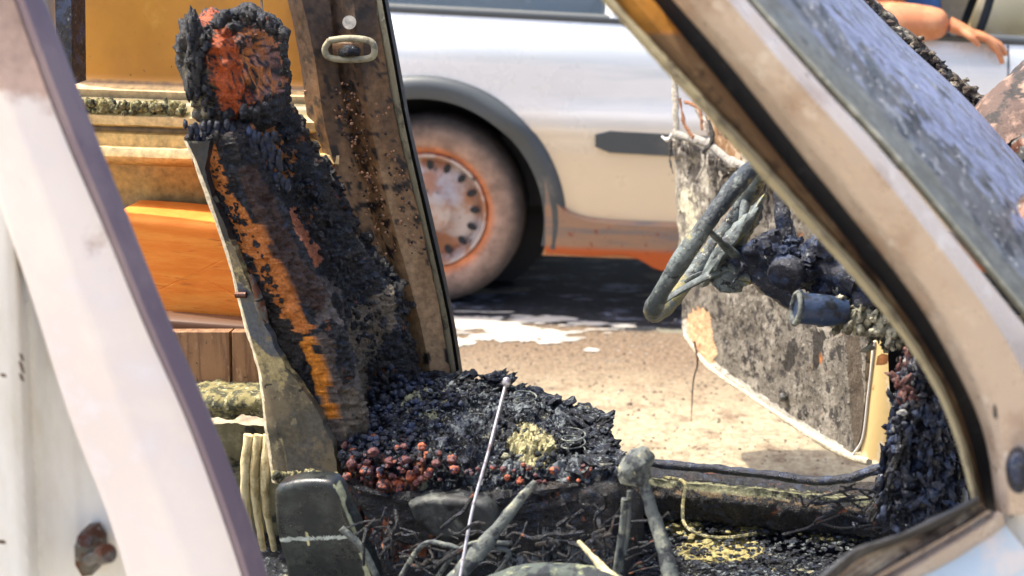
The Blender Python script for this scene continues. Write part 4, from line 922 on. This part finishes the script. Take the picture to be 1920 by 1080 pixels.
# bonnet, boot and ends as one cross-lofted skin
def ring_s(s):
    return [SP(s, belt(s) + .02 * math.sin(math.pi * k / 12) + 0, lerp(lat(belt(s), s), 1.6 - lat(belt(s), s), k / 12)) for k in range(13)]
mb.grid([ring_s(lerp(2.35, 3.45, k / 8)) for k in range(9)]); mb.grid([ring_s(lerp(-.95, -.62, k / 4)) for k in range(5)])
for s0 in (-.95, 3.45):
    mb.grid([[SP(s0, lerp(.2, belt(s0), q / 6), lerp(lat(.5, s0), 1.6 - lat(.5, s0), k / 12)) for k in range(13)] for q in range(7)])
mb.build('body', m_silver, sc)
# greenhouse
rz = 1.42
mb = MB()
def rs(s, k): return SP(s, rz + .03 * math.sin(math.pi * k / 10), lerp(.22, 1.38, k / 10))
mb.grid([[rs(lerp(-.25, 1.55, i / 8), k) for k in range(11)] for i in range(9)]); mb.grid([[rs(lerp(-.25, 1.55, i / 8), k) - UP * .03 for k in range(11)] for i in range(9)])
mb.build('roof', m_silver, sc)
mb = MB()
for o0, o1_ in ((.075, .22), (1.525, 1.38)):
    for (s0, s1) in ((-.6, -.25), (.62, .64), (2.35, 1.55)):
        mb.tube([SP(s0, belt(s0), o0), SP(s1, rz, o1_)], .035, 8)
    mb.tube([SP(-.25, rz, o1_), SP(1.55, rz, o1_)], .03, 8)
mb.build('roof_pillars', m_silver, sc)
for nm, pts in (('rear_window', ((-.6, belt(-.6), .12), (-.25, rz, .25), (-.25, rz, 1.35), (-.6, belt(-.6), 1.48))), ('front_screen', ((2.35, belt(2.35), .12), (1.55, rz, .25), (1.55, rz, 1.35), (2.35, belt(2.35), 1.48))), ('rear_side_window', ((-.5, belt(-.5), .085), (-.22, rz, .22), (.60, rz, .22), (.60, belt(.6), .085)))):
    mb = MB(); mb.prism([SP(*p) for p in pts], Vector((0, 0, .004)) if 'side' not in nm else SA * .004); mb.build(nm, m_cglass, sc)
# window-line strip
mb = MB(); mb.tube([SP(s, belt(s) + .004, lat(belt(s), s) + .004) for s in [lerp(-.55, 2.3, k / 20) for k in range(21)]], .012, 8, flat=1.4); mb.build('window_line_strip', m_trimb, sc)
# wheel-arch trim
for ax, az in arches:
    mb = MB(); rows = []
    for i in range(61):
        a_ = lerp(-.22, math.pi + .22, i / 60); row = []
        for rr, oo in ((aR - .012, .05), (aR - .012, -.012), (aR + .028, -.026), (aR + .05, -.018), (aR + .062, .0), (aR + .062, .04)):
            s = ax + rr * math.cos(a_); z = az + rr * math.sin(a_); row.append(SP(s, max(z, .16), lat(max(z, .2), s) + oo))
        rows.append(row)
    mb.grid(rows); mb.build('wheel_arch_trim', m_trimb, sc)
    mb = MB(); rows = []
    for i in range(41):
        a_ = lerp(-.3, math.pi + .3, i / 40); rows.append([SP(ax + (aR - .01) * math.cos(a_), az + (aR - .01) * math.sin(a_), o) for o in (.03, .35)])
    mb.grid(rows); mb.grid([[SP(ax + k * math.cos(a_), az + k * math.sin(a_), .35) for k in (.01, aR)] for a_ in [2 * math.pi * i / 24 for i in range(25)]]); mb.build('wheel_well', m_dark, sc)
# rusty rocker
mb = MB(); s0, s1 = arches[0][0] + aR * .985, arches[1][0] - aR * .985; rows = []
for i in range(60):
    s = lerp(s0, s1, i / 59); dz = .012 * noise.noise(Vector((s * 5, 0, 0))) - .045 * math.exp(-((s - .80) / .07) ** 2)
    top_ = .335 + .14 * math.exp(-(s - s0) / .05)
    rows.append([SP(s, z, o) for z, o in ((top_, lat(top_, s) - .004), (top_ - .01, lat(top_, s) - .022), (.25, lat(.25, s) - .024), (.215 + dz, lat(.25, s) - .018), (.20 + dz, lat(.25, s) + .02), (.2, .25))])
mb.grid(rows); mb.build('sill_cover', m_sill, sc)
s0, z0 = spx(1118, 238); s1, z1 = spx(1124, 284)
zt, zb = z0, z1; mb = MB(); rows = []
for i in range(30):
    s = lerp(s0, s0 + 1.35, i / 29); t_ = sst(0, .03, s - s0); d_ = -.028 * (s - s0)
    zm = (zt + zb) / 2 + d_; hh = (zt - zb) / 2 * (.55 + .45 * t_)
    rows.append([SP(s, zm + hh * q, lat(zm, s) + o) for q, o in ((1, .004), (.85, -.014), (-.85, -.014), (-1, .004))])
mb.grid(rows, cap=False); mb.build('door_rub_strip', m_trimb, sc)
for sg in (.98, 1.85):   # door shut lines
    mb = MB(); mb.tube([SP(sg + .02 * math.sin(z * 3), z, lat(z, sg) - .0005) for z in [lerp(.3, belt(sg) - .01, k / 12) for k in range(13)]], .003, 5); mb.build('door_gap', m_dark, sc)
# wheels
def wheel(ax, az, far):
    wr = part_empty('wheel', sc); rr = az; o0 = 1.6 - .05 if far else .05; sg = -1 if far else 1
    def ringw(r, o): return [SP(ax + r * math.cos(a_), az + r * math.sin(a_), o0 + sg * o) for a_ in [2 * math.pi * i / 64 for i in range(64)]]
    mb = MB(); mb.grid([ringw(rr * .61, .03), ringw(rr * .64, .005), ringw(rr * .72, -.012), ringw(rr * .86, -.014), ringw(rr * .95, .0), ringw(rr * .995, .02), ringw(rr, .06), ringw(rr * .99, .15), ringw(rr * .9, .19), ringw(rr * .6, .18)], True)
    def typ(p):
        q = p - SP(ax, az, 0); d = math.hypot(q.dot(SF), q.z) / rr
        return (.62, .20, .07, 1.1) if d < .655 else ((.40, .25, .18, .9) if d < .80 else ((.27, .185, .14, .8) if d < .93 else (.10, .08, .07, .6)))
    mb.build('tyre', m_tyre, wr, typ)
    mb = MB(); mb.grid([ringw(rr * .62, .03), ringw(rr * .60, .012), ringw(rr * .575, .012), ringw(rr * .555, .035), ringw(rr * .50, .06), ringw(rr * .42, .045), ringw(rr * .30, .035), ringw(rr * .24, .01), ringw(rr * .20, .0), ringw(rr * .02, -.002)], True); mb.build('wheel_rim', m_rim, wr)
    for i in range(0 if far else 16):
        mb = MB(); a_ = 2 * math.pi * i / 16; c_ = SP(ax + rr * .47 * math.cos(a_), az + rr * .47 * math.sin(a_), o0 + sg * .047); tx = (SF * -math.sin(a_) + UP * math.cos(a_)); rx = (SF * math.cos(a_) + UP * math.sin(a_))
        mb.add([c_ + tx * (.012 * math.cos(b_)) + rx * (.018 * math.sin(b_)) - SA * sg * .004 for b_ in [2 * math.pi * k / 10 for k in range(10)]], [tuple(range(10))])
        mb.build('rim_slot', m_dark, wr, smooth=False)
for ax, az in arches:
    for far in (0, 1): wheel(ax, az, far)
mb = MB(); mb.box(SP(1.25, .30, .8), 2.05, .50, .02, (SF, SA, UP)); mb.box(SP(.35, .62, .8), .12, .6, .3, (SF, SA, UP)); mb.build('interior_floor', m_dark, sc)
for oo in (.45, 1.15):
    mb = MB(); mb.box(SP(1.1, .55, oo), .25, .22, .08, (SF, SA, UP), bev=.03); mb.box(SP(.84, .85, oo), .06, .22, .32, (SF, SA, UP), bev=.03); mb.build('front_seat', m_dark, sc)
mb = MB(); mb.box(SP(2.15, .82, .8), .25, .66, .09, (SF, SA, UP), bev=.04); mb.build('dashboard', M('tan_dashboard', (.55, .42, .2), rough=.6, paint=False), sc)
mb = MB(); mb.tube([SP(1.80 + .05 * math.sin(a_), .95 + .17 * math.sin(a_), .45 + .18 * math.cos(a_)) for a_ in [2 * math.pi * i / 30 for i in range(31)]], .014, 8); mb.build('steering_wheel', m_dark, sc)

# ------------------------------------------------------------------ driver of the silver car
el = PL(1612, 38, SP(0, 0, .02), SA); wr_ = PL(1782, 46, SP(0, 0, -.0), SA)
sh = el + SA * .17 + UP * .22 - SF * .02
hipp = Vector(el) + SA * .40 + SF * .17; hipp.z = .66
per = thing('person', 'person in a blue shirt resting a bare forearm on the silver car window ledge', 'person', (hipp.x, hipp.y, .62))
def skin_body(name, pts, edges, radii, mat, parent, sub=2):
    base = Vector(parent['_o']); me = bpy.data.meshes.new(name); me.from_pydata([Vector(p) - base for p in pts], edges, []); me.update()
    o = bpy.data.objects.new(name, me); C.objects.link(o); o.parent = parent
    md = o.modifiers.new('skin', 'SKIN'); md.use_smooth_shade = True
    for i, r in enumerate(radii):
        sv = me.skin_vertices[0].data[i]; sv.radius = (r, r) if isinstance(r, (int, float)) else r
        sv.use_root = i == 0
    s = o.modifiers.new('sub', 'SUBSURF'); s.levels = sub; s.render_levels = sub
    me.materials.append(mat); return o
chest = hipp + UP * .42 + SF * .0; neck = chest + UP * .16; head = neck + UP * .16 + SF * .03
fsh = chest + SA * .19 + UP * .08; nsh = chest - SA * .19 + UP * .08
knee = hipp + SF * .42 + UP * .03
up_el = Vector(el)
hand0 = wr_ + (wr_ - el).normalized() * .03
pts = [hipp, hipp + UP * .2, chest, neck, head, head + UP * .1, nsh, nsh.lerp(up_el, .5), up_el, up_el.lerp(wr_, .3), up_el.lerp(wr_, .75), wr_, fsh, fsh + SF * .22 - UP * .12, fsh + SF * .42 + UP * .02, knee - SA * .1, knee + SF * .05 - SA * .1 - UP * .36, knee + SA * .1, knee + SF * .05 + SA * .1 - UP * .36]
edges = [(0, 1), (1, 2), (2, 3), (3, 4), (4, 5), (2, 6), (6, 7), (7, 8), (8, 9), (9, 10), (10, 11), (2, 12), (12, 13), (13, 14), (0, 15), (15, 16), (0, 17), (17, 18)]
rad = [.13, .12, .135, .055, .085, .075, .07, .066, .066, .072, .060, .047, .06, .045, .03, .075, .05, .075, .05]
skin_body('body', pts, edges, rad, m_skin, per)
# hand with five fingers over the ledge
fd = (wr_ - el).normalized(); fd = (fd - UP * .12).normalized(); sd = SA.cross(fd).normalized()
if sd.z < 0: sd = -sd
hb2 = MB()
kn = wr_ + fd * .085
hm = MB(); rows = []
for k, (wd, th) in enumerate(((.030, .024), (.036, .023), (.044, .021), (.047, .018), (.045, .015), (.040, .010))):
    c_ = wr_ + fd * (.0 + .017 * k) - UP * (.004 * k); rows.append([c_ + SA * (wd * math.cos(a_)) + sd * (th * math.sin(a_)) for a_ in [2 * math.pi * q / 16 for q in range(16)]])
hm.grid(rows, True, None, True)
for i, (off, ln, dr) in enumerate(((-.034, .085, .30), (-.011, .098, .12), (.012, .092, .16), (.033, .074, .30))):
    b0 = wr_ + fd * .078 + SA * off - UP * .018; b1 = b0 + fd * ln * .45 - UP * ln * .08; b2v = b1 + fd * ln * .33 - UP * ln * dr; b3v = b2v + fd * ln * .22 - UP * ln * (dr + .15)
    hm.tube([b0, b1, b2v, b3v], [.012, .011, .010, .0075], 10, 14)
th0 = wr_ + fd * .03 - SA * .034 - UP * .006; hm.tube([th0, th0 + fd * .03 - SA * .022 - UP * .016, th0 + fd * .055 - SA * .024 - UP * .036], [.013, .011, .007], 10, 12)
hm.build('hand', m_skin, per)
# shirt and hair, face
skin_body('shirt', [hipp + UP * .02, hipp + UP * .2, chest, nsh, nsh.lerp(up_el, .45), fsh, fsh + SF * .11 - UP * .06, chest + UP * .10], [(0, 1), (1, 2), (2, 3), (3, 4), (2, 5), (5, 6), (2, 7)], [.15, .14, .155, .08, .07, .08, .065, .075], m_shirt, per)
skin_body('trousers', [hipp, knee - SA * .1, knee + SF * .05 - SA * .1 - UP * .34, knee + SA * .1, knee + SF * .05 + SA * .1 - UP * .34], [(0, 1), (1, 2), (0, 3), (3, 4)], [.15, .088, .065, .088, .065], M('dark_trousers', (.03, .035, .05), rough=.85, paint=False), per)
s_ = MB(); s_.lump(head + UP * .065 - SF * .02, .105, .1, (1.0, .9, .85), 14, 2); s_.build('hair', m_hair, per)
s_ = MB()
m_eye = M('eye_white', (.6, .58, .55), rough=.2, paint=False)
for q in (-1, 1): s_ = MB(); s_.lump(head + SF * .085 + SA * .03 * q + UP * .035, .012, .02, n=8); s_.build('eye', m_eye, per)
s_ = MB(); s_.tube([head + SF * .085 + UP * .03, head + SF * .112 - UP * .005, head + SF * .085 - UP * .012], [.008, .014, .010], 8, 8); s_.build('nose', m_skin, per)
for q in (-1, 1): s_ = MB(); s_.lump(head + SA * .085 * q, .022, .2, (.8, .35, 1.3), 8); s_.build('ear', m_skin, per)
s_ = MB(); s_.tube([head + SF * .088 - UP * .04 - SA * .022, head + SF * .096 - UP * .042, head + SF * .088 - UP * .04 + SA * .022], .005, 6, 8); s_.build('mouth', M('lips', (.4, .12, .09), rough=.5, paint=False), per)

for o in bpy.data.objects:
    if '_o' in o: del o['_o']
